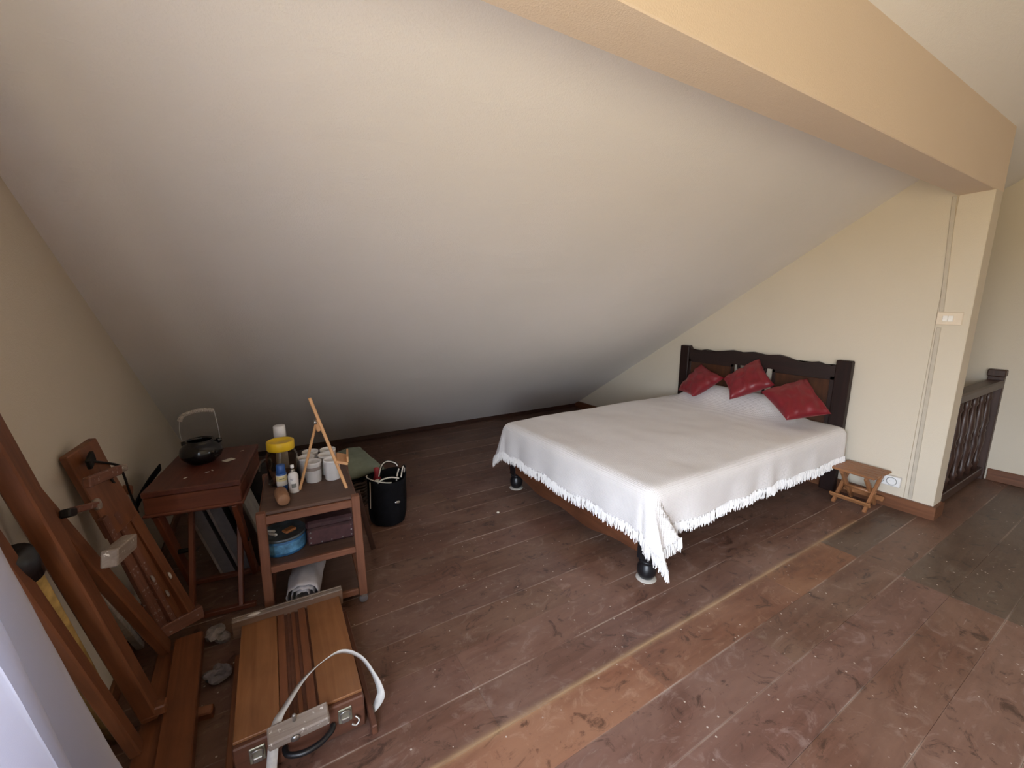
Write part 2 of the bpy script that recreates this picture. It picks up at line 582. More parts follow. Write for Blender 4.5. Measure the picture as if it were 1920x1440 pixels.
def prism(poly, d0, d1, plane='YZ', bm=None):
    """extrude a 2D polygon between d0 and d1 along the missing axis"""
    bm = bm or bmesh.new()

    def pt(u, v, d):
        return {'YZ': (d, u, v), 'XZ': (u, d, v), 'XY': (u, v, d)}[plane]
    a_ = [bm.verts.new(pt(u, v, d0)) for u, v in poly]
    b_ = [bm.verts.new(pt(u, v, d1)) for u, v in poly]
    n = len(poly)
    for i in range(n):
        j = (i + 1) % n
        bm.faces.new((a_[i], a_[j], b_[j], b_[i]))
    bm.faces.new(a_[::-1]); bm.faces.new(b_)
    bmesh.ops.triangulate(bm, faces=[f for f in bm.faces if len(f.verts) > 4])
    return bm


def nz(x, y, z):
    return noise.noise(Vector((x, y, z)))


# ================================================================== STRUCTURE
SL, C0 = 0.64525, 2.7574          # ceiling plane z = C0 - SL*y
YR = -0.5                         # ridge
ZR = C0 - SL * YR


def cz(y):
    return C0 - SL * y if y > YR else ZR - SL * (YR - y)


# floor: sub-slab with the boards as its pieces
bm = bmesh.new()
add_box(bm, (XL - 0.15, -5.3, -0.10), (3.66, 4.4, -0.016))
add_box(bm, (3.66, -5.3, -0.10), (XF + 0.1, 0.83, -0.016))
floor = struct('floor', bm, M_SUB)
PITCH_B, Y0B = 0.176, 0.092


def plank(x0, x1, y0, y1, tint):
    dz = random.uniform(-0.0006, 0.0006)
    gp = 0.0002
    o = obj('plank', box((x0 + gp, y0 + gp, -0.016), (x1 - gp, y1 - gp, dz), 0.0008), M_FLOOR, floor)
    o.color = (*tint, 1)
    return o


for k in range(-8, 25):
    y0 = Y0B + k * PITCH_B
    y1 = y0 + PITCH_B
    if y0 > 4.25:
        break
    xs = [XL - 0.02]
    if 0 <= k <= 4:
        cuts = {0: [0.2, 2.635], 1: [1.25, 2.635], 2: [0.35, 2.635], 3: [1.62, 2.635], 4: [1.12, 2.05, 2.635]}[k]
    else:
        cuts = [random.uniform(0.3, 1.4)]
        cuts.append(cuts[0] + random.uniform(1.1, 1.9))
    xe = 3.52 if y0 > 0.80 else XF
    xs += cuts + [xe]
    for a_, b_ in zip(xs[:-1], xs[1:]):
        v = random.uniform(0.93, 1.07)
        tint = (v, v * random.uniform(0.97, 1.03), v * random.uniform(0.94, 1.04))
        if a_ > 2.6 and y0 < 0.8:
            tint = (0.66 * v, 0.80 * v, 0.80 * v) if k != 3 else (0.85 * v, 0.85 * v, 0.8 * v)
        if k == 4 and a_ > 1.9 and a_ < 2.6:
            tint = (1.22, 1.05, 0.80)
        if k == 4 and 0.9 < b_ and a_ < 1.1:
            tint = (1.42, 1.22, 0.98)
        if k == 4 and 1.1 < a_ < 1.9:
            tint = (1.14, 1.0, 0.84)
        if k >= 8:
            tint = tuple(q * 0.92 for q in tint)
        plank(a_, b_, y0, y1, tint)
o = obj('plank_field', box((XL - 0.02, -5.25, -0.016), (XF, Y0B - 8 * PITCH_B, 0.0), 0), M_FLOOR, floor)
o.color = (1, 1, 1, 1)

# ceiling: two slopes in one shell
yb, yf = 4.27, -5.25
th = 0.12
poly = [(yb, cz(yb)), (YR, ZR), (yf, cz(yf)), (yf, cz(yf) + th), (YR, ZR + th), (yb, cz(yb) + th)]
struct('ceiling', prism(poly, XL - 0.15, XF + 0.12), M_CEIL)

# gable wall on the left with its window opening
bm = bmesh.new()
x0, x1 = XL - 0.14, XL
add_box(bm, (x0, WY1, -0.1), (x1, 4.4, 3.05))
add_box(bm, (x0, -5.3, -0.1), (x1, WY0, 3.05))
add_box(bm, (x0, WY0, -0.1), (x1, WY1, WZ0))
add_box(bm, (x0, WY0, WZ1), (x1, WY1, 3.2))
struct('wall_left', bm, M_WALL)
wf = thing('window_1', '', 'window')
del wf['label']; del wf['category']
wf['kind'] = 'structure'
for (lo, hi) in (((x0, WY0, WZ0), (x1 + 0.02, WY0 + 0.05, WZ1)), ((x0, WY1 - 0.05, WZ0), (x1 + 0.02, WY1, WZ1)),
                 ((x0, WY0, WZ0 - 0.03), (x1 + 0.05, WY1, WZ0 + 0.03)), ((x0, WY0, WZ1 - 0.05), (x1 + 0.02, WY1, WZ1))):
    obj('window_frame', box(lo, hi, 0.004), M_WINF, wf)
obj('mullion', box((x0 + 0.05, (WY0 + WY1) / 2 - 0.02, WZ0), (x0 + 0.09, (WY0 + WY1) / 2 + 0.02, WZ1), 0.004), M_WINF, wf)

# low wall behind the camera with an added fill-light window
bm = bmesh.new()
ya, yb_ = BWY - 0.14, BWY
add_box(bm, (XL, ya, -0.1), (BWX0, yb_, 2.1))
add_box(bm, (BWX1, ya, -0.1), (XF, yb_, 2.1))
add_box(bm, (BWX0, ya, -0.1), (BWX1, yb_, BWZ0))
add_box(bm, (BWX0, ya, BWZ1), (BWX1, yb_, 2.1))
struct('wall_back', bm, M_WALL)
wf2 = bpy.data.objects.new('fill_window_back', None)
link(wf2); wf2['kind'] = 'structure'
for (lo, hi) in (((BWX0, ya, BWZ0), (BWX0 + 0.05, yb_ + 0.02, BWZ1)), ((BWX1 - 0.05, ya, BWZ0), (BWX1, yb_ + 0.02, BWZ1)),
                 ((BWX0, ya, BWZ0 - 0.03), (BWX1, yb_ + 0.05, BWZ0 + 0.03)), ((BWX0, ya, BWZ1 - 0.05), (BWX1, yb_ + 0.02, BWZ1))):
    obj('window_frame', box(lo, hi, 0.004), M_WINF, wf2)

# bed wall, pillar, beam
yy = 4.30
poly = [(0.886, -0.1), (yy, -0.1), (yy, cz(yy) + 0.02), (0.886, cz(0.886) + 0.02)]
struct('wall_right', prism(poly, XW, XW + 0.145), M_WALL)
bm = bmesh.new()
add_box(bm, (XW, 0.741, -0.1), (XW + 0.145, 0.8865, 1.95), 0.004)
struct('trim_1', bm, M_WALL)                                   # the pillar
poly = [(0.741, 1.942), (0.886, 1.938), (0.886, cz(0.886) + 0.03), (0.741, cz(0.741) + 0.03)]
bm = prism(poly, XL, XW + 0.145)
bmesh.ops.bevel(bm, geom=[e for e in bm.edges if all(abs(v.co.z - 1.94) < 0.01 for v in e.verts) and abs(e.verts[0].co.y - e.verts[1].co.y) < 0.01],
                offset=0.003, segments=1, affect='EDGES')
struct('trim_2', bm, M_BEAM)                                   # the beam
# far wall beyond the stairs, stairwell sides
bm = bmesh.new()
add_box(bm, (XF, FWY1, -2.6), (XF + 0.12, 4.4, 3.2))
add_box(bm, (XF, -5.3, -2.6), (XF + 0.12, FWY0, 3.2))
add_box(bm, (XF, FWY0, -2.6), (XF + 0.12, FWY1, FWZ0))
add_box(bm, (XF, FWY0, FWZ1), (XF + 0.12, FWY1, 3.2))
struct('wall_far', bm, M_WALL)
bm = bmesh.new()
add_box(bm, (3.60, 0.83, -2.6), (3.66, 4.4, -0.1))
add_box(bm, (3.66, 0.70, -2.6), (XF, 0.83, -0.1))
add_box(bm, (3.60, 4.28, -2.6), (XF, 4.4, 0.4))
add_box(bm, (3.60, 0.70, -2.7), (XF, 4.4, -2.6))
struct('wall_stairwell', bm, M_WALL)

wf3 = bpy.data.objects.new('fill_window_far', None)  # frame of the added fill-light opening in the far wall
link(wf3); wf3['kind'] = 'structure'
for (lo, hi) in (((XF - 0.02, FWY0, FWZ0), (XF + 0.12, FWY0 + 0.05, FWZ1)), ((XF - 0.02, FWY1 - 0.05, FWZ0), (XF + 0.12, FWY1, FWZ1)),
                 ((XF - 0.05, FWY0, FWZ0 - 0.03), (XF + 0.12, FWY1, FWZ0 + 0.03)), ((XF - 0.02, FWY0, FWZ1 - 0.05), (XF + 0.12, FWY1, FWZ1))):
    obj('window_frame', box(lo, hi, 0.004), M_WINF, wf3)
# skirting boards
bm = box((XL, 4.20, 0.0), (XW, 4.225, 0.085), 0.003)
struct('baseboard_back', bm, wood('dark_back_skirting', (0.035, 0.014, 0.009), (0.06, 0.024, 0.014), 'X', 0.45))
bm = bmesh.new()
add_box(bm, (XW - 0.018, 0.723, 0.0), (XW, 4.20, 0.085), 0.0)
add_box(bm, (XW, 0.723, 0.0), (XW + 0.145, 0.741, 0.085), 0.0)
struct('baseboard_right', bm, M_SKIRTY)
struct('baseboard_far', box((XF - 0.018, -5.2, 0.0), (XF, 0.74, 0.09), 0.003), M_SKIRTY)
struct('baseboard_left', box((XL, -0.2, 0.0), (XL + 0.012, 4.2, 0.07), 0.003), M_SKIRTY)

# ================================================================== BED
BX0, BX1, BY0, BY1, BZT = 1.515, 3.44, 1.245, 2.575, 0.485
bed = thing('double_bed', 'dark wooden double bed with scalloped headboard and black feet', 'bed', (2.5, 1.93, 0))
BM_ = T(-2.5, -1.93, 0)


def bpart(name, bm, mat, parent=None, smooth=False, label=None):
    if isinstance(bm, bmesh.types.BMesh):
        bmesh.ops.transform(bm, matrix=BM_, verts=bm.verts)
    return obj(name, bm, mat, parent or bed, None, smooth, label)


HX = 3.462
# headboard
for (ya, yb_) in ((1.243, 1.335), (2.515, 2.605)):
    bpart('headboard_post', box((HX - 0.02, ya, 0.0), (HX + 0.035, yb_, 0.945), 0.006), M_DARKZ)
top = [(2.515, 0.948), (2.496, 0.92), (2.436, 0.907), (2.39, 0.917), (2.357, 0.925), (2.303, 0.914), (2.239, 0.914), (2.166, 0.932), (2.106, 0.942),
       (2.05, 0.936), (2.024, 0.932), (1.979, 0.934), (1.924, 0.944), (1.869, 0.936), (1.826, 0.928), (1.786, 0.935), (1.727, 0.942), (1.667, 0.930), (1.608, 0.911),
       (1.552, 0.901), (1.5, 0.911), (1.457, 0.920), (1.413, 0.905), (1.371, 0.899), (1.338, 0.909), (1.335, 0.94)]
poly = top + [(1.335, 0.825), (2.515, 0.825)]
bm = prism(poly, HX - 0.008, HX + 0.026)
bpart('headboard_rail', bm, M_DARKX)
bpart('headboard_rail', box((HX - 0.008, 1.335, 0.30), (HX + 0.026, 2.515, 0.42), 0.004), M_DARKX)
for ya, yb_ in ((1.335, 1.76), (2.08, 2.515)):
    bpart('headboard_panel', box((HX + 0.004, ya, 0.41), (HX + 0.018, yb_, 0.83), 0.002), M_PANEL)
    bm = bmesh.new()
    for lo, hi in (((ya, 0.80), (yb_, 0.835)), ((ya, 0.41), (yb_, 0.45))):
        add_box(bm, (HX - 0.004, lo[0], lo[1]), (HX + 0.006, hi[0], hi[1]), 0.002)
    add_box(bm, (HX - 0.004, ya, 0.41), (HX + 0.006, ya + (0.03 if ya < 1.5 else 0.022), 0.83), 0.002)
    add_box(bm, (HX - 0.004, yb_ - 0.022, 0.41), (HX + 0.006, yb_, 0.83), 0.002)
    bpart('panel_moulding', bm, M_DARKX)
sp_prof = [(0.012, 0.41), (0.012, 0.47), (0.007, 0.49), (0.014, 0.55), (0.016, 0.60), (0.009, 0.65), (0.014, 0.68), (0.009, 0.71), (0.013, 0.75), (0.008, 0.78), (0.012, 0.80), (0.012, 0.83)]
for ys in (1.82, 1.895, 1.97, 2.04):
    bpart('spindle', lathe(sp_prof, 12, M=T(HX + 0.01, ys, 0)), M_DARKZ, smooth=True)
# side rails and slat base
for ys in (BY0 + 0.03, BY1 - 0.03):
    bpart('side_rail', box((1.53, ys - 0.014, 0.20), (HX, ys + 0.014, 0.31), 0.003), M_DARKX)
bpart('bed_base', box((1.55, BY0 + 0.05, 0.25), (HX - 0.03, BY1 - 0.05, 0.29), 0.003), M_DARKX)
# foot board with a scalloped lower edge
n = 40
low = []
for i in range(n + 1):
    y = BY0 + 0.04 + (BY1 - BY0 - 0.08) * i / n
    t = (y - BY0) / (BY1 - BY0)
    z = 0.150 - 0.056 * max(0.0, min(1.0, (0.5 - abs(t - 0.5)) / 0.30)) ** 0.8 - 0.008 * math.cos(t * 2 * math.pi * 3)
    low.append((y, z))
poly = low + [(BY1 - 0.04, 0.30), (BY0 + 0.04, 0.30)]
bm = bmesh.new()
for d in (1.500, 1.525):
    pass
va = [bm.verts.new((1.505, y, z)) for y, z in low]; vb = [bm.verts.new((1.505, y, 0.30)) for y, z in low]
vc = [bm.verts.new((1.528, y, z)) for y, z in low]; vd = [bm.verts.new((1.528, y, 0.30)) for y, z in low]
for i in range(n):
    bm.faces.new((va[i], va[i + 1], vb[i + 1], vb[i])); bm.faces.new((vc[i], vd[i], vd[i + 1], vc[i + 1]))
    bm.faces.new((va[i], vc[i], vc[i + 1], va[i + 1])); bm.faces.new((vb[i], vb[i + 1], vd[i + 1], vd[i]))
bm.faces.new((va[0], vb[0], vd[0], vc[0])); bm.faces.new((va[n], vc[n], vd[n], vb[n]))
M_FOOTB = wood('reddish_footboard_wood', (0.085, 0.030, 0.014), (0.15, 0.056, 0.026), 'Y', 0.38)
bpart('foot_board', bm, M_FOOTB)
legprof = [(0.026, 0.006), (0.034, 0.012), (0.043, 0.03), (0.047, 0.05), (0.044, 0.07), (0.036, 0.085), (0.034, 0.092), (0.040, 0.097), (0.040, 0.105)]
for ys in (1.262, 2.380 + 0.10):
    lg = bpart('leg', lathe(legprof, 24, M=T(1.535, ys, 0)), M_BLACK, smooth=True, label='black bun-shaped front leg')
    obj('felt_pad', lathe([(0.047, 0.0), (0.050, 0.003), (0.047, 0.007), (0.0, 0.007)], 20, M=BM_ @ T(1.535, ys, 0)), M_FELT, lg, smooth=True)
    bpart('leg_post', box((1.50, ys - 0.037, 0.105), (1.574, ys + 0.037, 0.29), 0.004), M_BLACK)
bm = box((1.56, BY0 + 0.02, 0.29), (3.43, BY1 - 0.02, 0.465), 0.03)
bpart('mattress', bm, M_MATTRESS)

# bedspread ----------------------------------------------------------
LF, LS = 0.262, 0.245       # cloth hang at the foot and at the sides (without the fringe)
RR = 0.055


def prof(s):
    """distance past the edge -> (outward, down)"""
    if s <= 0:
        return s, 0.0
    arc = RR * math.pi / 2
    if s < arc:
        t = s / RR
        return RR * math.sin(t), RR * (1 - math.cos(t))
    return RR, RR + s - arc


EX, EY0, EY1 = BX0 - 0.012 + RR * 0.6, BY0 - 0.012 + RR * 0.6, BY1 + 0.012 - RR * 0.6


def top_z(x, y):
    z = BZT + 0.010 * nz(x * 2.2, y * 2.2, 1.3) + 0.004 * nz(x * 7, y * 5, 4.1)
    k1 = max(0, min(1, (y - 1.42) / 0.34)); k2 = max(0, min(1, (2.56 - y) / 0.26))
    z += 0.140 * math.exp(-((x - 3.40) / 0.21) ** 2) * k1 * k1 * (3 - 2 * k1) * k2 * k2 * (3 - 2 * k2)
    return z


def spread_point(a_, b_):
    """a_: distance past foot edge (neg = on the bed), b_: signed lateral coordinate y-like; returns Vector, outward dir"""
    # lateral
    if b_ < EY0:
        sb, ybase, sgn = EY0 - b_, EY0, -1
    elif b_ > EY1:
        sb, ybase, sgn = b_ - EY1, EY1, 1
    else:
        sb, ybase, sgn = 0.0, b_, 0
    sa = max(a_, 0.0)
    xb = EX - min(a_, 0.0) if a_ < 0 else EX
    r = math.hypot(sa, sb)
    if r < 1e-6:
        return Vector((xb, ybase, top_z(xb, ybase))), Vector((0, 0, 0)), 0.0
    thh = math.atan2(sb, sa)
    d = Vector((-math.cos(thh), sgn * math.sin(thh), 0))
    o_, dn = prof(r)
    f = max(0.0, r - RR)
    flare = 0.0
    extra = Vector((0, 0, 0))
    if sa > 0 and sb > 0:
        # the spare corner cloth falls in two lobes beside the leg
        if sgn < 0:
            knots = ((0, 0.0, 0.0), (22, -0.08, -0.12), (40, -0.02, -0.42), (53, 0.16, -0.16), (68, 0.50, -0.34), (82, 0.30, -0.06), (90, 0.0, 0.0))
        else:
            knots = ((0, 0.0, 0.0), (25, -0.12, 0.16), (45, -0.10, 0.34), (65, 0.10, 0.24), (90, 0.0, 0.0))
        dg = math.degrees(thh)
        for (d0, x0_, y0_), (d1, x1_, y1_) in zip(knots[:-1], knots[1:]):
            if d0 <= dg <= d1 + 1e-9:
                t = (dg - d0) / (d1 - d0)
                t = t * t * (3 - 2 * t)
                extra = Vector((x0_ + (x1_ - x0_) * t, y0_ + (y1_ - y0_) * t, 0)) * f
                break
        dn -= f * (1 - math.sqrt(max(0.2, 1 - (extra.length / max(f, 1e-6)) ** 2))) * 0.15
        if sgn < 0:
            dn += f * 0.12 * math.sin(2 * thh)
    # ripples in the hanging cloth
    along = ybase if sgn == 0 else xb
    rip = 0.0
    if sgn == 0 or sa == 0:
        rip = (0.010 * math.sin(along * 21 + 1.5 * math.sin(along * 5)) + 0.012 * nz(along * 7, 3.3 + sgn, 0)) * min(1, f / 0.22) + 0.05 * f * (0.5 + nz(along * 3, 9.1, sgn))
    P_ = Vector((xb, ybase, top_z(xb, ybase) - dn)) + d * (o_ + flare + rip) + extra
    P_.z = max(P_.z, 0.052)
    # keep the hem clear of the floor
    return P_, d, f


NA, NB = 96, 110
avals = [-(3.452 - EX) + (LF + 3.452 - EX) * i / NA for i in range(NA + 1)]
bmin, bmax = EY0 - LS, EY1 + LS
bvals = [bmin + (bmax - bmin) * i / NB for i in range(NB + 1)]
bm = bmesh.new()
grid = [[bm.verts.new(spread_point(a_, b_)[0]) for b_ in bvals] for a_ in avals]
for i in range(NA):
    for j in range(NB):
        bm.faces.new((grid[i][j], grid[i][j + 1], grid[i + 1][j + 1], grid[i + 1][j]))
spread = obj('bedspread', bm, M_SPREAD, None, None, True)
md = spread.modifiers.new('thickness', 'SOLIDIFY'); md.thickness = 0.006; md.offset = -1
tag(spread, 'white waffle-weave bedspread with a fringed hem covering the bed', 'bedspread')

# fringe: twisted strands along the hem
bm = bmesh.new()


def strand(p, out, along):
    L = random.uniform(0.038, 0.056)
    wd = random.uniform(0.0022, 0.0036)
    e1 = p + Vector((0, 0, -L)) + along * random.uniform(-0.009, 0.009) + out * random.uniform(-0.004, 0.010)
    mid = p.lerp(e1, 0.5) + out * random.uniform(-0.001, 0.005)
    rows = []
    for q, ww in ((p + Vector((0, 0, 0.004)), wd), (mid, wd * 1.15), (e1, wd * 0.7)):
        rows.append([bm.verts.new(q + along * ww), bm.verts.new(q + out * ww), bm.verts.new(q - along * ww), bm.verts.new(q - out * ww)])
    for r0, r1 in zip(rows[:-1], rows[1:]):
        for k in range(4):
            bm.faces.new((r0[k], r0[(k + 1) % 4], r1[(k + 1) % 4], r1[k]))
    bm.faces.new(rows[-1])


hem = []
nst = 330
for i in range(nst + 1):
    hem.append((LF, bmin + (bmax - bmin) * i / nst))
for side in (bmin, bmax):
    for i in range(400):
        hem.append((LF - (LF + 3.445 - EX) * i / 400, side))
for (a_, b_) in hem:
    P_, d, f = spread_point(a_, b_)
    if d.length < 0.1:
        continue
    al = Vector((-d.y, d.x, 0))
    strand(P_, d, al)
    if random.random() < 0.5:
        strand(P_ + Vector((0, 0, 0.012)) + d * 0.003, d, al)
fr = obj('fringe', bm, M_FRINGE, spread)
fr['kind'] = 'stuff'


# cushions -----------------------------------------------------------
def cushion(corners, thick, seed, label):
    Cs = [Vector(c) for c in corners]      # top, right, bottom, left
    cen = sum(Cs, Vector()) / 4
    nrm = (Cs[1] - Cs[3]).cross(Cs[0] - Cs[2]).normalized()
    if nrm.x > 0:
        nrm.negate()
    n_ = 26
    bm = bmesh.new()
    sides = []
    for sg in (1, -1):
        gr = []
        for i in range(n_ + 1):
            row = []
            for j in range(n_ + 1):
                s, t = 2 * i / n_ - 1, 2 * j / n_ - 1
                s2 = s * (1 - 0.10 * (1 - t * t)); t2 = t * (1 - 0.10 * (1 - s * s))
                u, v = (s2 + 1) / 2, (t2 + 1) / 2
                p = (Cs[3] * (1 - u) + Cs[0] * u) * (1 - v) + (Cs[2] * (1 - u) + Cs[1] * u) * v
                h = ((1 - s * s) * (1 - t * t)) ** 0.42
                edge = 1 - max(abs(s), abs(t))
                wr = 0.012 * math.sin(11 * (s + 0.5 * t) + 4 * nz(s * 2, t * 2, seed)) * (h ** 0.6) * (1 - h * 0.55) + 0.010 * nz(s * 3 + seed, t * 3, 2.2) * h
                if edge < 1e-6:
                    row.append(None if sg == -1 else bm.verts.new(p - cen))
                else:
                    row.append(bm.verts.new(p - cen + nrm * sg * (thick / 2 * h + (wr if sg == 1 else 0))))
            gr.append(row)
        sides.append(gr)
    for i in range(n_ + 1):
        for j in range(n_ + 1):
            if sides[1][i][j] is None:
                sides[1][i][j] = sides[0][i][j]
    for q, gr in enumerate(sides):
        for i in range(n_):
            for j in range(n_):
                f = (gr[i][j], gr[i + 1][j], gr[i + 1][j + 1], gr[i][j + 1])
                bm.faces.new(f if q == 0 else f[::-1])
    o = obj('cushion', bm, M_RED, None, T(*cen), True)
    tag(o, label, 'cushion', 'red cushions on the bed')
    return o


cushion([(3.42, 2.357, 0.799), (3.30, 2.050, 0.727), (3.06, 2.165, 0.574), (3.22, 2.43, 0.563)], 0.13, 1.0, 'red satin cushion leaning on the left headboard panel, farthest from the stool')
cushion([(3.43, 1.852, 0.90), (3.28, 1.635, 0.733), (3.06, 1.845, 0.610), (3.25, 2.030, 0.728)], 0.13, 2.7, 'red satin cushion in the middle, its corner covering the headboard spindles')
cushion([(3.40, 1.484, 0.80), (3.20, 1.224, 0.616), (2.98, 1.389, 0.566), (3.14, 1.665, 0.694)], 0.13, 5.1, 'red satin cushion at the bed edge nearest the stool, in front of the right panel')

# ================================================================== FOLDING STOOL
st = thing('folding_stool', 'small folding wooden stool with slatted top by the bed', 'stool', (3.37, 1.080, 0), R(-2))
for i in range(5):
    y = -0.0 + 0
    xx = -0.10 + i * 0.05
    obj('slat', cbox(0.046, 0.245, 0.014, 0.003), wood('stool_slat_wood', (0.24, 0.10, 0.042), (0.34, 0.15, 0.062), 'Y', 0.45), st, T(xx, 0, 0.243))
for sy in (-1, 1):
    obj('batten', cbox(0.20, 0.018, 0.022, 0.003), M_STOOL, st, T(0, sy * 0.07, 0.225))
    bar('leg', (-0.105, sy * 0.088, 0.0), (0.085, sy * 0.088, 0.222), 0.018, 0.028, M_STOOL, st)
    bar('leg', (0.105, sy * 0.066, 0.0), (-0.085, sy * 0.066, 0.222), 0.018, 0.028, M_STOOL, st)
obj('stretcher', cbox(0.014, 0.23, 0.034, 0.003), wood('stool_stretcher_wood', (0.32, 0.14, 0.055), (0.45, 0.21, 0.085), 'Y', 0.45), st, T(-0.098, 0, 0.055) @ RY(R(-40)))
obj('stretcher', cbox(0.014, 0.23, 0.034, 0.003), M_STOOL, st, T(0.092, 0, 0.055) @ RY(R(40)))
bm = lathe([(0.011, -0.10), (0.011, 0.10)], 12)
obj('pivot_rod', bm, M_STOOL, st, T(0, 0, 0.113) @ RX(R(90)), True)

# ================================================================== SOCKET, SWITCH, DUCT
so = thing('wall_socket', 'white double power socket low on the wall behind the stool', 'socket', (XW, 0.978, 0.183))
obj('back_box', cbox(0.030, 0.146, 0.066, 0.003), M_SOCKET, so, T(-0.015, 0, 0))
for sy in (0.035, -0.030):
    f = obj('socket_face', lathe([(0.024, 0), (0.024, 0.004), (0.020, 0.004), (0.019, -0.004), (0, -0.004)], 20, cap=False), M_SOCKET, so, T(-0.030, sy, 0) @ RY(R(-90)), True)
    obj('socket_gap_shade', lathe([(0.0245, 0.0005), (0.0245, 0.002), (0.0275, 0.002), (0.0275, 0.0005)], 24, cap=False), M_GREYL, f, T(0, 0, 0), True)  # dark ring: shade of the gap round the face, put in as colour
    for q in (-0.009, 0.009):
        obj('pin_hole', lathe([(0.0042, 0), (0.0042, 0.003), (0, 0.003)], 8), M_HOLE, f, T(0.0, q, -0.003))
sw = thing('light_switch', 'cream double light switch on the pillar', 'switch', (XW, 0.826, 1.244))
obj('switch_plate', cbox(0.012, 0.112, 0.074, 0.003), M_CREAMPL, sw, T(-0.006, 0, 0))
for q in (0.012, -0.012):
    obj('rocker', cbox(0.008, 0.022, 0.034, 0.002), M_LABELW, sw, T(-0.014, q + 0.005, 0) @ RY(R(4)))
dc = thing('cable_duct', 'thin painted cable duct running up beside the pillar to the beam', 'cable duct', (XW, 0.87, 0))
bar('duct_run', (-0.005, -0.019, 0.095), (-0.005, -0.006, 1.19), 0.010, 0.020, M_DUCT, dc, up=(0, 1, 0), bev=0.002)
bar('duct_run', (-0.005, -0.004, 1.285), (-0.005, 0.030, 1.938), 0.010, 0.020, M_DUCT, dc, up=(0, 1, 0), bev=0.002)

# ================================================================== STAIR RAILING
rl = thing('stair_railing', 'dark wooden stair railing with turned balusters behind the pillar', 'railing', (4.2, 0.79, 0))
obj('newel_post', box((0.48, -0.04, 0.0), (0.525, 0.045, 0.80), 0.003), M_RAILZ, rl)
obj('newel_cap', box((0.468, -0.046, 0.80), (0.53, 0.050, 0.852), 0.006), M_RAILZ, rl)
obj('handrail', box((-0.53, -0.045, 0.715), (0.485, 0.045, 0.775), 0.010), M_RAIL, rl)
obj('bottom_rail', box((-0.53, -0.03, 0.03), (0.485, 0.03, 0.095), 0.004), M_RAIL, rl)
bal = [(0.018, 0.095), (0.018, 0.15), (0.024, 0.165), (0.014, 0.185), (0.020, 0.26), (0.027, 0.33), (0.018, 0.385), (0.025, 0.405), (0.018, 0.425), (0.027, 0.48), (0.020, 0.56), (0.014, 0.63), (0.023, 0.65), (0.018, 0.665), (0.018, 0.72)]
me0 = None
for i in range(6):
    x = -0.48 + i * 0.17
    if me0 is None:
        o = obj('baluster', lathe(bal, 14), M_RAILZ, rl, T(x, 0, 0), True); me0 = o.data
    else:
        obj('baluster', me0, None, rl, T(x, 0, 0))

# ================================================================== BOX TABLE (lid box on scissor legs)
tb = thing('box_table', 'red-brown wooden box on crossed legs against the left wall', 'table', (-0.245, 2.30, 0), R(-8))
obj('box_body', box((-0.165, -0.25, 0.505), (0.165, 0.25, 0.575), 0.003), M_TABLE, tb)
obj('box_lid', box((-0.168, -0.255, 0.577), (0.168, 0.255, 0.602), 0.004), wood('table_lid_wood', (0.095, 0.028, 0.018), (0.155, 0.048, 0.030), 'Y', 0.42, spots=None), tb)
obj('bottom_moulding', box((-0.172, -0.258, 0.495), (0.172, 0.258, 0.507), 0.003), M_TABLE, tb)
for sx_ in (-1, 1):
    bar('leg', (sx_ * 0.090 + 0.022, -0.24, 0.012), (sx_ * 0.095 + 0.010, 0.04, 0.492), 0.020, 0.036, M_TABLEG, tb)
    bar('leg', (sx_ * 0.130 - 0.004, 0.035, 0.012), (sx_ * 0.135 - 0.004, -0.215, 0.492), 0.022, 0.050, M_TABLEG, tb)
    obj('leg_bolt', lathe([(0.010, -0.02), (0.010, 0.02)], 10), M_IRON, tb, T(sx_ * 0.115 + 0.01, -0.10, 0.252) @ RY(R(90)))
bar('foot_rail', (-0.10, -0.245, 0.012), (0.17, -0.245, 0.012), 0.024, 0.022, M_TABLE, tb)
bar('foot_rail', (-0.15, 0.035, 0.012), (0.15, 0.035, 0.012), 0.024, 0.022, M_TABLE, tb)
bar('hinge_block', (-0.16, -0.20, 0.485), (0.16, -0.20, 0.485), 0.04, 0.018, M_TABLE, tb)
for x, y, r_ in ((0.02, -0.10, 10), (-0.05, -0.14, 50), (0.035, -0.085, 120), (0.11, 0.16, 30)):
    obj('paint_fleck', lathe([(0.0, 0.0), (0.006, 0.0), (0.004, 0.0015), (0.0, 0.002)], 7), M_PALEED, tb, T(x, y, 0.602) @ RZ(R(r_)) @ Matrix.Diagonal((1.7, 0.6, 1, 1)))
sd = obj('leather_strap', ribbon(smooth_path([(-0.470, 2.62, 0.53), (-0.478, 2.36, 0.535), (-0.480, 2.13, 0.52), (-0.482, 2.08, 0.45), (-0.482, 2.07, 0.25), (-0.480, 2.10, 0.03)]), 0.030, 0.006,
                                 side=[(0, 0, 1)] * 17 + [(0, 1, 0)] * 24), M_BLKCLOTH)
tag(sd, 'dark strap hanging down the left wall beside the box table', 'strap')

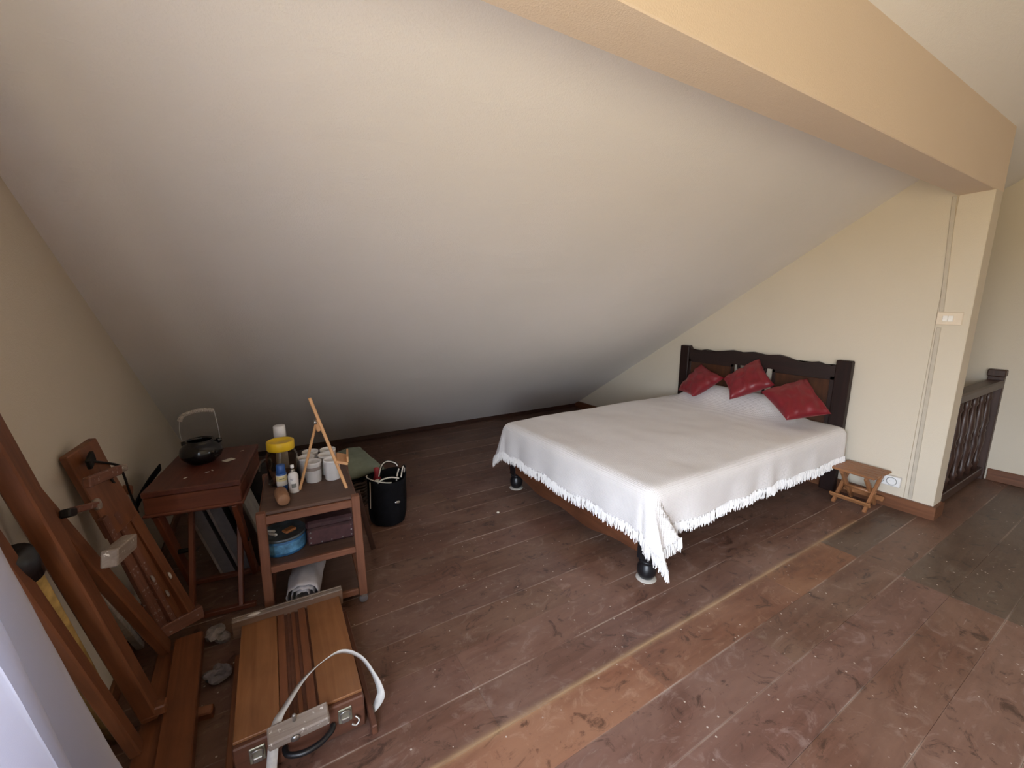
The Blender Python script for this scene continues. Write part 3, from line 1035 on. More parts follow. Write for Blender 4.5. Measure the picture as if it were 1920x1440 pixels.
# black pot on the table
pot = thing('clay_pot', 'squat black glazed clay pot with tall wrapped wire handle on the box table', 'pot', (-0.268, 2.36, 0.603), R(-6))
PK = 0.88
prof_p = [(r_ * PK if r_ > 0.056 else r_, z_ * 0.95) for r_, z_ in [(0.045, 0.0), (0.060, 0.004), (0.088, 0.030), (0.096, 0.052), (0.090, 0.075), (0.072, 0.096), (0.052, 0.103), (0.055, 0.114), (0.050, 0.114), (0.046, 0.104), (0.060, 0.092), (0.084, 0.06), (0.05, 0.012), (0.0, 0.012)]]
obj('pot_body', lathe(prof_p, 32, cap=True), M_BLACKP, pot, None, True)
for s in (-1, 1):
    obj('lug', lathe([(0.0, -0.012), (0.012, -0.008), (0.012, 0.008), (0.0, 0.012)], 10), M_BLACKP, pot, T(s * 0.068, 0.03, 0.088), True)
hw = [(-0.072, 0.03, 0.088), (-0.078, 0.03, 0.14), (-0.070, 0.03, 0.205), (-0.060, 0.03, 0.222), (0.0, 0.03, 0.238), (0.056, 0.03, 0.236), (0.064, 0.03, 0.225), (0.070, 0.03, 0.16), (0.072, 0.03, 0.088)]
obj('handle_wire', tube(smooth_path(hw, 6), 0.0022, 6), M_STEEL, pot, None, True)
bm = bmesh.new()
gp = smooth_path([(-0.072, 0.03, 0.196), (-0.060, 0.03, 0.219), (-0.03, 0.03, 0.231), (0.0, 0.03, 0.238), (0.030, 0.03, 0.239), (0.062, 0.03, 0.233)], 10)
rs = [0.0085 + 0.0016 * (i % 2) for i in range(len(gp))]
obj('wrapped_grip', tube(gp, rs, 10), M_WICKER, pot, None, False)
pt = obj('paper_scrap', box((-0.022, -0.016, 0.0), (0.022, 0.016, 0.0015), 0), M_PAPER, None, T(-0.165, 2.318, 0.604) @ RZ(R(35)) @ RX(R(0)))
tag(pt, 'small cream paper scrap lying beside the black pot', 'paper')

# ================================================================== TROLLEY
tr = thing('trolley', 'three-tier wooden trolley on castors carrying art supplies', 'trolley', (0.140, 2.035, 0), R(-4))
hw_, hd = 0.178, 0.215
for sx_ in (-1, 1):
    for sy in (-1, 1):
        lg = bar('leg', (sx_ * (hw_ + 0.004), sy * hd, 0.045), (sx_ * (hw_ - 0.002), sy * hd, 0.520), 0.032, 0.034, M_TROL, tr)
        cs = obj('castor', lathe([(0.0, -0.009), (0.016, -0.009), (0.020, -0.004), (0.020, 0.004), (0.016, 0.009), (0.0, 0.009)], 16), M_GREYB, tr, T(sx_ * (hw_ + 0.004), sy * hd, 0.0205) @ RX(R(90)), True)
        obj('castor_fork', box((-0.011, -0.014, 0.0), (0.011, 0.014, 0.016), 0.002), M_STEEL, tr, T(sx_ * (hw_ + 0.004), sy * hd, 0.034))
obj('top_board', box((-hw_ - 0.002, -hd - 0.0, 0.504), (hw_ + 0.002, hd, 0.518), 0.003), M_TROLTOP, tr)
for z, nm in ((0.272, 'middle_shelf'), (0.066, 'bottom_shelf')):
    obj(nm, box((-hw_ + 0.01, -hd + 0.005, z - 0.006), (hw_ - 0.01, hd - 0.005, z), 0.001), M_TROLTOP, tr)
for z, h in ((0.486, 0.034), (0.268, 0.028), (0.062, 0.028)):
    for sy in (-1, 1):
        bar('cross_rail', (-hw_ + 0.014, sy * hd, z), (hw_ - 0.014, sy * hd, z), 0.018, h, M_TROL, tr)
    for sx_ in (-1, 1):
        z_ = z if z > 0.4 else z - 0.012
        bar('side_rail', (sx_ * hw_, -hd + 0.014, z_), (sx_ * hw_, hd - 0.014, z_), 0.018, h, M_TROL, tr)
TZ = 0.519

# things on the top
cup_prof = [(0.031, 0.0), (0.033, 0.002), (0.0355, 0.085), (0.0375, 0.088), (0.0375, 0.096), (0.0345, 0.096), (0.0335, 0.085), (0.030, 0.006), (0.0, 0.006)]
cups = [(0.170, 2.066, 'front left of the six, with grey paint smears'), (0.250, 2.052, 'front right of the six, clean and whitest'), (0.150, 2.144, 'middle row, left one behind the smeared cup'),
        (0.236, 2.134, 'middle row, right one behind the clean cup'), (0.176, 2.222, 'back row, left one near the jar'), (0.255, 2.212, 'back row, right one near the cushion')]
for i, (x, y, d) in enumerate(cups):
    c = thing('paint_cup', 'white plastic cup on trolley, ' + d, 'cup', (x, y, TZ), 0, 'white cups on the trolley')
    obj('cup_body', lathe(cup_prof, 24), M_WHITEPL if i == 1 else M_OLDWHITE, c, None, True)
    if i in (2, 3, 4, 5):
        obj('paint_residue', lathe([(0.032, 0.078), (0.030, 0.081), (0.012, 0.079), (0.0, 0.083)], 16, cap=False), M_OLDWHITE, c, None, True)
    if i == 0:
        obj('paint_smear', lathe([(0.0352, 0.058), (0.0358, 0.066), (0.0362, 0.074)], 24, cap=False), M_RAG, c, None, True)

jr = thing('storage_jar', 'large clear plastic jar with a yellow screw lid on the trolley', 'jar', (0.050, 2.125, TZ))
obj('jar_body', lathe([(0.058, 0.0), (0.064, 0.006), (0.065, 0.12), (0.064, 0.135), (0.052, 0.160), (0.050, 0.168), (0.048, 0.168), (0.050, 0.158), (0.061, 0.133), (0.062, 0.12), (0.061, 0.008), (0.0, 0.006)], 32), M_JAR, jr, None, True)
bm = lathe([(0.0, 0.160), (0.055, 0.160), (0.057, 0.162), (0.057, 0.196), (0.055, 0.200), (0.050, 0.200), (0.048, 0.196), (0.0, 0.196)], 32)
obj('lid', bm, M_YELLOW, jr, None, True, label='yellow screw lid')
obj('jar_contents', lathe([(0.0, 0.010), (0.056, 0.010), (0.057, 0.03), (0.045, 0.045), (0.02, 0.05), (0.0, 0.048)], 20), plain('brown_jar_contents', (0.11, 0.06, 0.04), 0.8, var=0.5, scale=50), jr, None, True)

wb_ = thing('spray_can', 'tall can with a white cap behind the yellow-lidded jar', 'can', (0.055, 2.262, TZ - 0.0))
obj('can_body', lathe([(0.026, 0.0), (0.027, 0.003), (0.027, 0.165), (0.024, 0.178), (0.0, 0.178)], 20), M_OLDWHITE, wb_, None, True)
obj('cap', lathe([(0.026, 0.178), (0.0275, 0.180), (0.0262, 0.232), (0.024, 0.235), (0.0, 0.235)], 24), M_WHITEPL, wb_, None, True)
obj('label_band', lathe([(0.0272, 0.150), (0.0272, 0.165)], 20, cap=False), M_LABELY, wb_, None, True)

gs = thing('glue_bottle', 'blue-capped bottle with a yellow label at the front of the trolley', 'bottle', (0.038, 2.022, TZ))
obj('bottle_body', lathe([(0.0195, 0.0), (0.021, 0.003), (0.021, 0.080), (0.0195, 0.083), (0.0, 0.083)], 20), M_BLUE, gs, None, True)
obj('cap', lathe([(0.0185, 0.083), (0.0190, 0.084), (0.0178, 0.118), (0.015, 0.121), (0.0, 0.121)], 20), M_BLUE, gs, None, True)
obj('label', lathe([(0.0214, 0.028), (0.0214, 0.076)], 20, cap=False), M_LABELW, gs, None, True)
obj('label_band', lathe([(0.0216, 0.050), (0.0216, 0.072)], 20, cap=False), M_LABELY, gs, None, True)
for q in range(5):
    a_ = R(-112 + q * 11)
    obj('print_mark', cbox(0.0008, 0.0030, 0.004, 0), M_INK, gs, RZ(a_) @ T(0.0218, 0, 0.061))

pb = thing('pump_bottle', 'small white bottle with a spray nozzle beside the blue-capped bottle', 'bottle', (0.081, 1.982, TZ))
obj('bottle_body', lathe([(0.019, 0.0), (0.0205, 0.003), (0.0205, 0.075), (0.017, 0.086), (0.009, 0.090), (0.009, 0.096), (0.0, 0.096)], 20), M_WHITEPL, pb, None, True)
obj('nozzle_collar', lathe([(0.0095, 0.094), (0.0095, 0.102), (0.004, 0.103), (0.004, 0.112), (0.0, 0.112)], 14), M_STEEL, pb, None, True)
obj('nozzle', lathe([(0.0065, 0.110), (0.0075, 0.112), (0.0075, 0.124), (0.0, 0.126)], 12), M_WHITEPL, pb, None, True)
for q, zz in ((0, 0.066), (1, 0.060)):
    for k in range(4 - q):
        obj('print_mark', cbox(0.0006, 0.0028, 0.0024, 0), M_INK, pb, RZ(R(-122 + k * 9)) @ T(0.0207, 0, zz))
bm = bmesh.new()
pts = [(0.0208 * math.cos(R(t)), 0.0208 * math.sin(R(t))) for t in range(-118, -58, 6)]
for (xa, ya), (xb_, yb2) in zip(pts[:-1], pts[1:]):
    bm.faces.new([bm.verts.new(v) for v in ((xa, ya, 0.026), (xb_, yb2, 0.026), (xb_, yb2, 0.044), (xa, ya, 0.044))])
obj('label_block', bm, M_GREYL, pb)

wc = obj('wood_cylinder', lathe([(0.0, -0.048), (0.022, -0.048), (0.025, -0.044), (0.0255, 0.0), (0.024, 0.046), (0.021, 0.05), (0.0, 0.05)], 22), M_CLAYW, None, T(0.030, 1.900, TZ + 0.026) @ RZ(R(5)) @ RX(R(90)), True)
tag(wc, 'short round wooden block lying at the front edge of the trolley top', 'wood block')

te = thing('tabletop_easel', 'small pale pine tabletop easel standing on the trolley top', 'easel', (0.19, 1.92, TZ))
bar('mast', (0.090, -0.040, 0.010), (-0.022, -0.006, 0.425), 0.013, 0.016, M_PINE, te, up=(0, 1, 0))
bar('rear_leg', (-0.088, 0.048, 0.010), (0.000, 0.004, 0.325), 0.010, 0.014, M_PINE, te, up=(0, 1, 0))
obj('hinge_block', cbox(0.020, 0.026, 0.050, 0.004), M_PINE, te, T(0.000, 0.0, 0.300) @ RY(R(-12)))
obj('wing_nut', lathe([(0.007, -0.016), (0.009, 0.0), (0.007, 0.016)], 10), M_STEEL, te, T(-0.010, -0.004, 0.318) @ RX(R(90)), True)
lm, _ = frame_x((0.064, -0.034, 0.105), (0.064, 0.055, 0.105))
obj('canvas_ledge', cbox(0.115, 0.052, 0.012, 0.002), M_PINE, te, T(0.088, 0.012, 0.130) @ RZ(R(80)) @ RX(R(18)))
obj('ledge_lip', cbox(0.115, 0.008, 0.026, 0.002), M_PINE, te, T(0.112, 0.010, 0.142) @ RZ(R(80)))

# middle shelf
mz = 0.273
tn = thing('round_tin', 'round blue biscuit tin of odds and ends on the middle shelf', 'tin', (0.022, 1.985, mz), R(10))
obj('tin_body', lathe([(0.086, 0.0), (0.088, 0.003), (0.088, 0.066), (0.0, 0.066)], 36), M_TINBLUE, tn, None, True)
obj('tin_rim', lathe([(0.088, 0.064), (0.091, 0.066), (0.091, 0.076), (0.088, 0.078), (0.085, 0.074), (0.0, 0.074)], 36), M_TINTOP, tn, None, True)
obj('label', lathe([(0.0886, 0.012), (0.0886, 0.054)], 36, cap=False), plain('pale_blue_tin_label', (0.10, 0.27, 0.46), 0.4, var=0.6, scale=34), tn, None, True)
for i, (x, y, r_, mm, lab) in enumerate(((-0.020, 1.955, 40, M_WHITEPL, 'white paint tube lying on the blue tin, the front one'), (-0.030, 1.985, 62, M_WHITEPL, 'white paint tube on the blue tin, the rear one tilted up'))):
    o = obj('paint_tube', lathe([(0.0, -0.024), (0.004, -0.024), (0.004, -0.016), (0.007, -0.013), (0.007, 0.02), (0.002, 0.026), (0.0, 0.026)], 10), mm, None,
            T(x, y, mz + 0.0865) @ RZ(R(r_)) @ RX(R(90)), True)
    tag(o, lab, 'paint tube', 'paint tubes on the tin')
o = obj('leather_scrap', cbox(0.05, 0.035, 0.012, 0.004), M_ORANGE, None, T(0.045, 1.960, mz + 0.0855) @ RZ(R(30)))
tag(o, 'orange-brown scrap lying on the blue tin', 'scrap')

lb = thing('leather_box', 'brown leather box with metal studs on the middle shelf', 'box', (0.212, 1.995, mz), R(-4))
obj('box_body', box((-0.098, -0.085, 0.0), (0.098, 0.085, 0.085), 0.010), M_LEATHER, lb)
obj('lid', box((-0.100, -0.088, 0.082), (0.100, 0.088, 0.118), 0.010), M_LEATHER, lb)
obj('front_strip', box((-0.094, -0.090, 0.012), (0.094, -0.084, 0.078), 0.004), M_LEATHERL, lb)
for x, z in ((-0.084, 0.022), (-0.084, 0.046), (-0.084, 0.070), (0.084, 0.022), (0.084, 0.046), (0.084, 0.070), (-0.04, 0.018), (0.0, 0.018), (0.045, 0.018), (0.084, 0.10)):
    obj('stud', lathe([(0.0, 0.003), (0.0025, 0.0022), (0.0038, 0.0)], 8), M_STEEL, lb, T(x, -0.090, z) @ RX(R(90)), True)

# plastic roll on the bottom shelf
def roll_mesh():
    bm = bmesh.new()
    turns, n_ = 2.6, 90
    L0, L1 = -0.17, 0.17
    rows = []
    for i in range(n_ + 1):
        t = i / n_
        a_ = 2 * math.pi * turns * t
        r = 0.020 + 0.044 * t
        row = []
        for k in range(13):
            yv = L0 + (L1 - L0) * k / 12
            rr = r + 0.012 * nz(math.cos(a_) * 2, math.sin(a_) * 2, yv * 9) * (0.5 + 0.5 * t) + 0.003 * nz(math.cos(a_) * 6, math.sin(a_) * 6, yv * 26)
            sq = 1.12 if True else 1
            row.append(bm.verts.new((rr * math.cos(a_) * sq, yv + 0.012 * nz(a_ * 0.7, 3, k * 0.05), rr * math.sin(a_) * 0.90)))
        rows.append(row)
    for a_, b_ in zip(rows[:-1], rows[1:]):
        for k in range(12):
            bm.faces.new((a_[k], a_[k + 1], b_[k + 1], b_[k]))
    return bm


pr_ = obj('plastic_roll', roll_mesh(), M_PLBAG, None, T(0.105, 1.955, 0.135) @ RZ(R(-13)), True)
md = pr_.modifiers.new('thickness', 'SOLIDIFY'); md.thickness = 0.0015
tag(pr_, 'rolled translucent white plastic sheeting on the bottom shelf', 'plastic sheet')

# ================================================================== BEHIND THE TROLLEY
bk = thing('wicker_basket', 'dark wicker basket on the floor behind the trolley', 'basket', (0.43, 2.90, 0))
bm = bmesh.new()
for k in range(8):
    z = 0.012 + k * 0.023
    r = 0.15 + 0.004 * k
    tube([(r * math.cos(2 * math.pi * i / 28) * 1.1, r * math.sin(2 * math.pi * i / 28), z + 0.005 * (-1) ** i) for i in range(29)], 0.011, 6, bm)
obj('basket_wall', bm, M_BASKET, bk, None, True)
obj('basket_base', lathe([(0.0, 0.002), (0.15, 0.002), (0.15, 0.012), (0, 0.012)], 24), M_BASKET, bk)


def soft_cushion(name, sx_, sy_, th_, mat, M, seed):
    bm = bmesh.new()
    n_ = 18
    gs_ = []
    for sg in (1, -1):
        gr = []
        for i in range(n_ + 1):
            row = []
            for j in range(n_ + 1):
                s, t = 2 * i / n_ - 1, 2 * j / n_ - 1
                e_ = max(abs(s), abs(t)) > 0.999
                h = ((1 - s * s) * (1 - t * t)) ** 0.35
                x = sx_ / 2 * s * (1 - 0.07 * (1 - t * t)); y = sy_ / 2 * t * (1 - 0.07 * (1 - s * s))
                z = sg * th_ / 2 * h + 0.02 * nz(s * 2 + seed, t * 2, 0.4) + (0.006 * nz(s * 7, t * 7, seed) if sg > 0 else 0)
                row.append(bm.verts.new((x, y, z)))
            gr.append(row)
        gs_.append(gr)
    for q, gr in enumerate(gs_):
        for i in range(n_):
            for j in range(n_):
                bm.faces.new((gr[i][j], gr[i + 1][j], gr[i + 1][j + 1], gr[i][j + 1]))
    bmesh.ops.remove_doubles(bm, verts=bm.verts, dist=0.007)
    return obj(name, bm, mat, None, M, True)


o = soft_cushion('cushion', 0.42, 0.40, 0.11, M_SAGE, T(0.425, 2.90, 0.262) @ RZ(R(12)) @ RX(R(6)), 3.0)
tag(o, 'faded sage green cushion lying on the wicker basket', 'cushion')

bg = thing('tote_bag', 'black cylindrical cloth bag with cream-piped handles on the floor', 'bag', (0.606, 2.500, 0))
prof_b = [(0.088, 0.0), (0.104, 0.008), (0.112, 0.05), (0.116, 0.15), (0.114, 0.25), (0.118, 0.292), (0.113, 0.294), (0.108, 0.25), (0.104, 0.06), (0.0, 0.05)]
bm = lathe(prof_b, 36)
for v in bm.verts:
    a_ = math.atan2(v.co.y, v.co.x)
    k = 1 + 0.03 * math.sin(3 * a_ + v.co.z * 6) + 0.02 * math.sin(7 * a_ + 1)
    v.co.x *= k; v.co.y *= k
    if v.co.z > 0.24:
        v.co.z += 0.012 * math.sin(2 * a_ + 0.6)
obj('bag_body', bm, M_BLKCLOTH, bg, None, True)
obj('rim_piping', tube([(0.118 * math.cos(R(t)) * (1 + 0.03 * math.sin(3 * R(t) + 1.7)), 0.118 * math.sin(R(t)) * (1 + 0.03 * math.sin(3 * R(t) + 1.7)), 0.296 + 0.012 * math.sin(2 * R(t) + 0.6)) for t in range(150, 275, 8)], 0.0035, 6), M_PIPING, bg, None, True)
obj('side_piping', tube(smooth_path([(-0.108, -0.045, 0.290), (-0.112, -0.046, 0.2), (-0.114, -0.040, 0.12)], 6), 0.003, 6), M_PIPING, bg, None, True)
for pts in ([(-0.070, -0.085, 0.290), (-0.05, -0.10, 0.312), (0.0, -0.105, 0.318), (0.05, -0.10, 0.300)],
            [(-0.03, 0.06, 0.27), (-0.005, 0.085, 0.325), (0.03, 0.09, 0.347), (0.075, 0.075, 0.335), (0.09, 0.06, 0.315)],
            [(0.075, -0.055, 0.285), (0.085, -0.05, 0.320), (0.100, -0.03, 0.342), (0.112, -0.01, 0.325), (0.112, 0.0, 0.29)],
            [(0.045, -0.06, 0.270), (0.055, -0.055, 0.31), (0.068, -0.045, 0.338)]):
    hd_ = obj('handle', tube(smooth_path(pts, 8), 0.0085, 8), M_BLKCLOTH, bg, None, True)
    obj('handle_piping', tube([p + Vector((-0.003, -0.008, 0.003)) for p in smooth_path(pts, 8)], 0.0042, 6), M_PIPING, hd_, None, True)
obj('metal_badge', lathe([(0.0, 0.004), (0.012, 0.003), (0.014, 0.0)], 14), M_STEEL, bg, T(0.030, -0.112, 0.155) @ RX(R(90)) @ Matrix.Diagonal((1.3, 0.7, 1, 1)), True)
o = obj('plastic_bottle', lathe([(0.0, 0.0), (0.022, 0.0), (0.024, 0.15), (0.014, 0.185), (0.014, 0.21), (0.0, 0.21)], 14), M_PIPING, None, T(0.552, 2.520, 0.062) @ RX(R(4)), True)
tag(o, 'cream bottle standing inside the black cloth bag', 'bottle')
o = obj('red_bottle', lathe([(0.0, 0.0), (0.022, 0.0), (0.024, 0.19), (0.014, 0.23), (0.016, 0.235), (0.016, 0.262), (0.0, 0.268)], 14), M_REDPL, None, T(0.566, 2.572, 0.062), True)
tag(o, 'bottle with a red cap poking out of the black bag', 'bottle')
bl = bar('board_strip', (0.365, 2.12, 0.40), (0.440, 2.19, 0.012), 0.026, 0.008, M_RAIL, None, up=(0, 1, 0.2))
tag(bl, 'thin dark wooden strip leaning between trolley and black bag', 'board')

# dark bag with grey cord between table and trolley
db = thing('cloth_bag', 'dark grey cloth bag with cord loop between the table and the trolley', 'bag', (-0.050, 2.93, 0))
bm = lathe([(0.0, 0.0), (0.085, 0.0), (0.10, 0.08), (0.10, 0.20), (0.08, 0.30), (0.05, 0.345), (0.0, 0.35)], 24)
for v in bm.verts:
    k = 1 + 0.18 * nz(v.co.x * 9, v.co.y * 9, v.co.z * 7)
    v.co.x *= k; v.co.y *= k
obj('bag_body', bm, plain('dark_grey_cloth', (0.018, 0.015, 0.015), 0.9, var=0.3), db, None, True)
obj('cord_loop', tube(smooth_path([(-0.01, -0.06, 0.33), (0.0, -0.075, 0.38), (0.025, -0.08, 0.405), (0.048, -0.085, 0.385), (0.045, -0.095, 0.33), (0.03, -0.10, 0.29), (0.028, -0.10, 0.25)], 6), 0.006, 6), plain('grey_cord', (0.20, 0.18, 0.17), 0.8), db, None, True)
o = obj('paper_scrap', box((-0.015, -0.012, 0), (0.015, 0.012, 0.002), 0), M_RAG, None, T(-0.020, 2.36, 0.0005) @ RZ(R(20)))
tag(o, 'grey paper scrap on the floor between the table and the trolley', 'paper')

# ================================================================== CANVASES UNDER THE TABLE
def leaning(name, xb, y0_, y1_, h, th_, mat, label, cat, extra=None):
    """board leaning on the left wall: bottom edge at x=xb, top touching the wall"""
    t = math.atan2(xb - (XL + 0.03), h)
    tn_ = thing(name, label, cat, (xb, (y0_ + y1_) / 2, 0.0))
    M = RY(-R(17))
    return tn_, M


cv = thing('framed_canvas', 'pale canvas in a dark brown frame leaning under the box table', 'canvas', (-0.045, 2.56, 0.012))
Mv = RY(R(-15.5))
cvw = 0.18
obj('canvas_face', box((-0.004, -cvw, 0.03), (0.010, cvw, 0.43), 0.001), M_CANVAS, cv, Mv)
for (lo, hi) in (((-0.052, -cvw - 0.02, 0.0), (0.0, -cvw + 0.01, 0.46)), ((-0.052, cvw - 0.01, 0.0), (0.0, cvw + 0.02, 0.46)),
                 ((-0.052, -cvw, 0.0), (0.0, cvw, 0.03)), ((-0.052, -cvw, 0.43), (0.0, cvw, 0.46))):
    obj('frame_side', box(lo, hi, 0.002), plain('dark_brown_frame', (0.04, 0.018, 0.012), 0.5, var=0.3), cv, Mv)
for i, (xb, ya, yb_, lab) in enumerate(((-0.125, 2.36, 2.70, 'grey board leaning behind the dark framed canvas under the table'), (-0.198, 2.35, 2.66, 'rearmost grey board under the table'))):
    cb = thing('painting_board', lab, 'board', (xb, (ya + yb_) / 2, 0.008), 0, 'grey boards under the table')
    d = (yb_ - ya) / 2
    obj('board_panel', box((-0.046, -d, 0.0), (0.0, d, 0.40), 0.001), M_GREYB, cb, Mv)
    obj('canvas_edge', box((-0.056, -d - 0.004, 0.0), (-0.045, d, 0.40), 0.001), M_RAG, cb, Mv)

# ================================================================== STUDIO EASEL (leaning on the left wall)
ea = thing('studio_easel', 'large orange-brown studio easel leaning on the left wall nearest the camera', 'easel', (-0.36, 1.55, 0))
EO = Vector((-0.36, 1.55, 0))


def eb(name, p, q, a_, b_, mat=M_EASEL, up=(1, 0, 0), parent=None, label=None):
    return bar(name, Vector(p) - EO, Vector(q) - EO, a_, b_, mat, parent or ea, up=up, bev=0.004, label=label)


def ext(p, q, k):
    p, q = Vector(p), Vector(q)
    return p + (q - p) * k


# foot: two parallel rails lying along the wall with a groove between them
eb('foot_rail', (-0.330, 1.86, 0.052), (-0.308, 1.19, 0.052), 0.052, 0.088)
eb('foot_rail', (-0.386, 1.83, 0.046), (-0.378, 1.19, 0.046), 0.028, 0.076)
eb('foot_board', (-0.360, 1.84, 0.020), (-0.346, 1.19, 0.020), 0.030, 0.030)
p, q = Vector((-0.388, 1.515, 0.085)), Vector((-0.492, 1.308, 1.005))
eb('mast', p, ext(p, q, 1.30), 0.056, 0.042)
p, q = Vector((-0.402, 1.395, 0.085)), Vector((-0.493, 1.222, 0.815))
eb('mast', p, ext(p, q, 1.40), 0.040, 0.028)
p, q = Vector((-0.393, 1.810, 0.085)), Vector((-0.487, 1.477, 0.755))
eb('brace', p, ext(p, q, 1.18), 0.050, 0.032)
eb('rear_brace', (-0.375, 1.52, 0.03), (-0.235, 1.50, 0.022), 0.040, 0.030)
eb('cross_block', (-0.41, 1.50, 0.108), (-0.345, 1.50, 0.108), 0.03, 0.035)

# second easel: board with grooves, paint-covered holders
se = thing('field_easel', 'paint-stained wooden easel with canvas holders leaning between the studio easel and the box table', 'easel', (-0.36, 1.86, 0))
EO2 = Vector((-0.36, 1.86, 0))


def sb_(name, p, q, a_, b_, mat=M_EASEL, up=(1, 0, 0), label=None, parent=None):
    return bar(name, Vector(p) - EO2, Vector(q) - EO2, a_, b_, mat, parent or se, up=up, bev=0.003, label=label)


bR, bL = Vector((-0.304, 1.925, 0.10)), Vector((-0.412, 1.872, 0.10))
tR, tL = Vector((-0.490, 1.815, 0.887)), Vector((-0.495, 1.640, 0.917))


def pan(t, h):
    return bR.lerp(bL, t).lerp(tR.lerp(tL, t), h)


nrm = (pan(0.5, 1) - pan(0.5, 0)).cross(pan(1, 0.5) - pan(0, 0.5)).normalized()
if nrm.x < 0:
    nrm.negate()
upv = tuple(nrm)
sb_('right_rail', pan(0.13, 0), pan(0.13, 0.97), 0.036, 0.030, up=upv)
sb_('head_board', pan(0.56, 0.62), pan(0.52, 1.0), 0.110, 0.026, up=upv)
for i, (t, mat, wd, dp) in enumerate(((0.40, M_EASEL, 0.028, -0.004), (0.60, M_EASELP, 0.024, 0.002), (0.78, M_EASELP, 0.022, -0.006), (0.95, M_EASELP, 0.022, 0.002))):
    sb_('groove_slat', pan(t, 0) + nrm * dp, pan(t, 0.70) + nrm * dp, wd, 0.020, mat, up=upv)
sb_('bottom_block', pan(-0.1, 0.03) + nrm * 0.012, pan(1.1, 0.03) + nrm * 0.012, 0.05, 0.030, M_EASELP, up=upv)
# holders
sb_('canvas_holder', (-0.37, 1.354, 0.697), (-0.38, 1.574, 0.633), 0.044, 0.034, M_PAINTY, up=upv, label='grey paint-caked canvas holder')
sb_('arm', (-0.445, 1.567, 0.837), (-0.415, 1.745, 0.808), 0.030, 0.018, M_EASELP, up=upv)
sb_('swing_arm', (-0.450, 1.450, 0.806), (-0.440, 1.598, 0.759), 0.018, 0.012, M_EASELP, up=upv)
obj('arm_knob', lathe([(0.0, -0.006), (0.016, -0.006), (0.018, 0.0), (0.016, 0.006), (0.0, 0.006)], 16), M_PAINTY, se, T(*(Vector((-0.440, 1.598, 0.759)) - EO2)) @ RY(R(80)), True)
obj('arm_clip', cbox(0.022, 0.050, 0.022, 0.004), M_IRON, se, T(*(Vector((-0.452, 1.440, 0.806)) - EO2)) @ RX(R(-18)))
# bent iron rod
rod = [(-0.46, 1.695, 0.862), (-0.43, 1.805, 0.806), (-0.43, 1.845, 0.762), (-0.445, 1.95, 0.65), (-0.455, 2.05, 0.535)]
obj('iron_rod', tube([v - EO2 for v in smooth_path(rod, 5)], 0.004, 6), M_IRON, se, None, True)
obj('iron_rod', tube([Vector(v) - EO2 for v in ((-0.44, 1.744, 0.792), (-0.455, 2.036, 0.531))], 0.004, 6), M_IRON, se, None, True)
obj('iron_bracket', cbox(0.012, 0.05, 0.035, 0.003), M_IRON, se, T(*(Vector((-0.462, 1.695, 0.866)) - EO2)) @ RX(R(20)))
obj('rod_knob', lathe([(0.0, -0.012), (0.013, -0.01), (0.014, 0.0), (0.013, 0.01), (0.0, 0.012)], 12), M_PAINTY, se, T(*(Vector((-0.424, 1.822, 0.790)) - EO2)), True)
obj('peg', cbox(0.02, 0.05, 0.035, 0.004), M_EASEL, se, T(*(Vector((-0.455, 1.97, 0.66)) - EO2)) @ RX(R(-25)))
for q, (fz, fs) in enumerate(((0.30, 0.0), (0.22, 0.05), (0.33, 0.075))):
    pp = pan(0.2 + fs * 6, fz) + nrm * 0.020 - EO2
    obj('paint_blob', lathe([(0.0, -0.003), (0.010, -0.002), (0.007, 0.003), (0.0, 0.004)], 9), M_PALEED if q == 0 else M_RAG, se, T(*pp) @ RY(R(75)) @ Matrix.Diagonal((1.6, 0.7, 1, 1)), True)

# rags at the easel foot
for i, (x, y, z, r_, s, lab) in enumerate(((-0.238, 1.865, 0.035, 20, 1.0, 'grey paint rag stuffed at the end of the easel foot'), (-0.232, 1.655, 0.020, 70, 1.0, 'crumpled dark grey rag on the floor right of the easel foot'))):
    bm = bmesh.new()
    bmesh.ops.create_icosphere(bm, subdivisions=3, radius=0.036)
    for v in bm.verts:
        k = 1 + 0.9 * nz(v.co.x * 38, v.co.y * 38 + i * 5, v.co.z * 38)
        v.co *= k
        v.co.z *= 0.75
    mn = min(v.co.z for v in bm.verts)
    for v in bm.verts:
        v.co.z -= mn
    o = obj('rag', bm, M_RAG if i == 0 else M_GREYB, None, T(x, y, 0.001) @ RZ(R(r_)), False)
    tag(o, lab, 'rag', 'rags by the easel foot')

# pale canvas behind the easels, ochre roll
pc = thing('stretched_canvas', 'narrow pale canvas with paint-spotted edge leaning behind the studio easel', 'canvas', (-0.465, 1.93, 0.0))
bar('canvas_edge', (-0.040, 0.060, 0.005), (-0.046, -0.385, 0.645), 0.022, 0.026, M_PALEED, pc, up=(1, 0, 0))
bar('canvas_back', (-0.046, 0.110, 0.030), (-0.052, -0.335, 0.665), 0.10, 0.010, M_GREYB, pc, up=(1, 0, 0))
oc = thing('rolled_canvas', 'ochre stained rolled canvas with a black cap standing behind the studio easel', 'canvas roll', (-0.487, 1.565, 0.0))
bar_m, L_ = frame_x((0, 0, 0.012), (0.0, -0.285, 0.735))
bm = lathe([(0.0, -L_ / 2), (0.024, -L_ / 2), (0.026, 0.0), (0.024, L_ / 2), (0.0, L_ / 2)], 18)
obj('roll', bm, M_OCHRE, oc, bar_m @ RY(R(90)), True)
cm, cl = frame_x((0.0, -0.285, 0.735), (0.0, -0.315, 0.805))
obj('black_cap', lathe([(0.0, -cl / 2), (0.030, -cl / 2), (0.032, 0.0), (0.030, cl / 2), (0.0, cl / 2)], 18), M_BLACK, oc, cm @ RY(R(90)), True, label='black end cap')

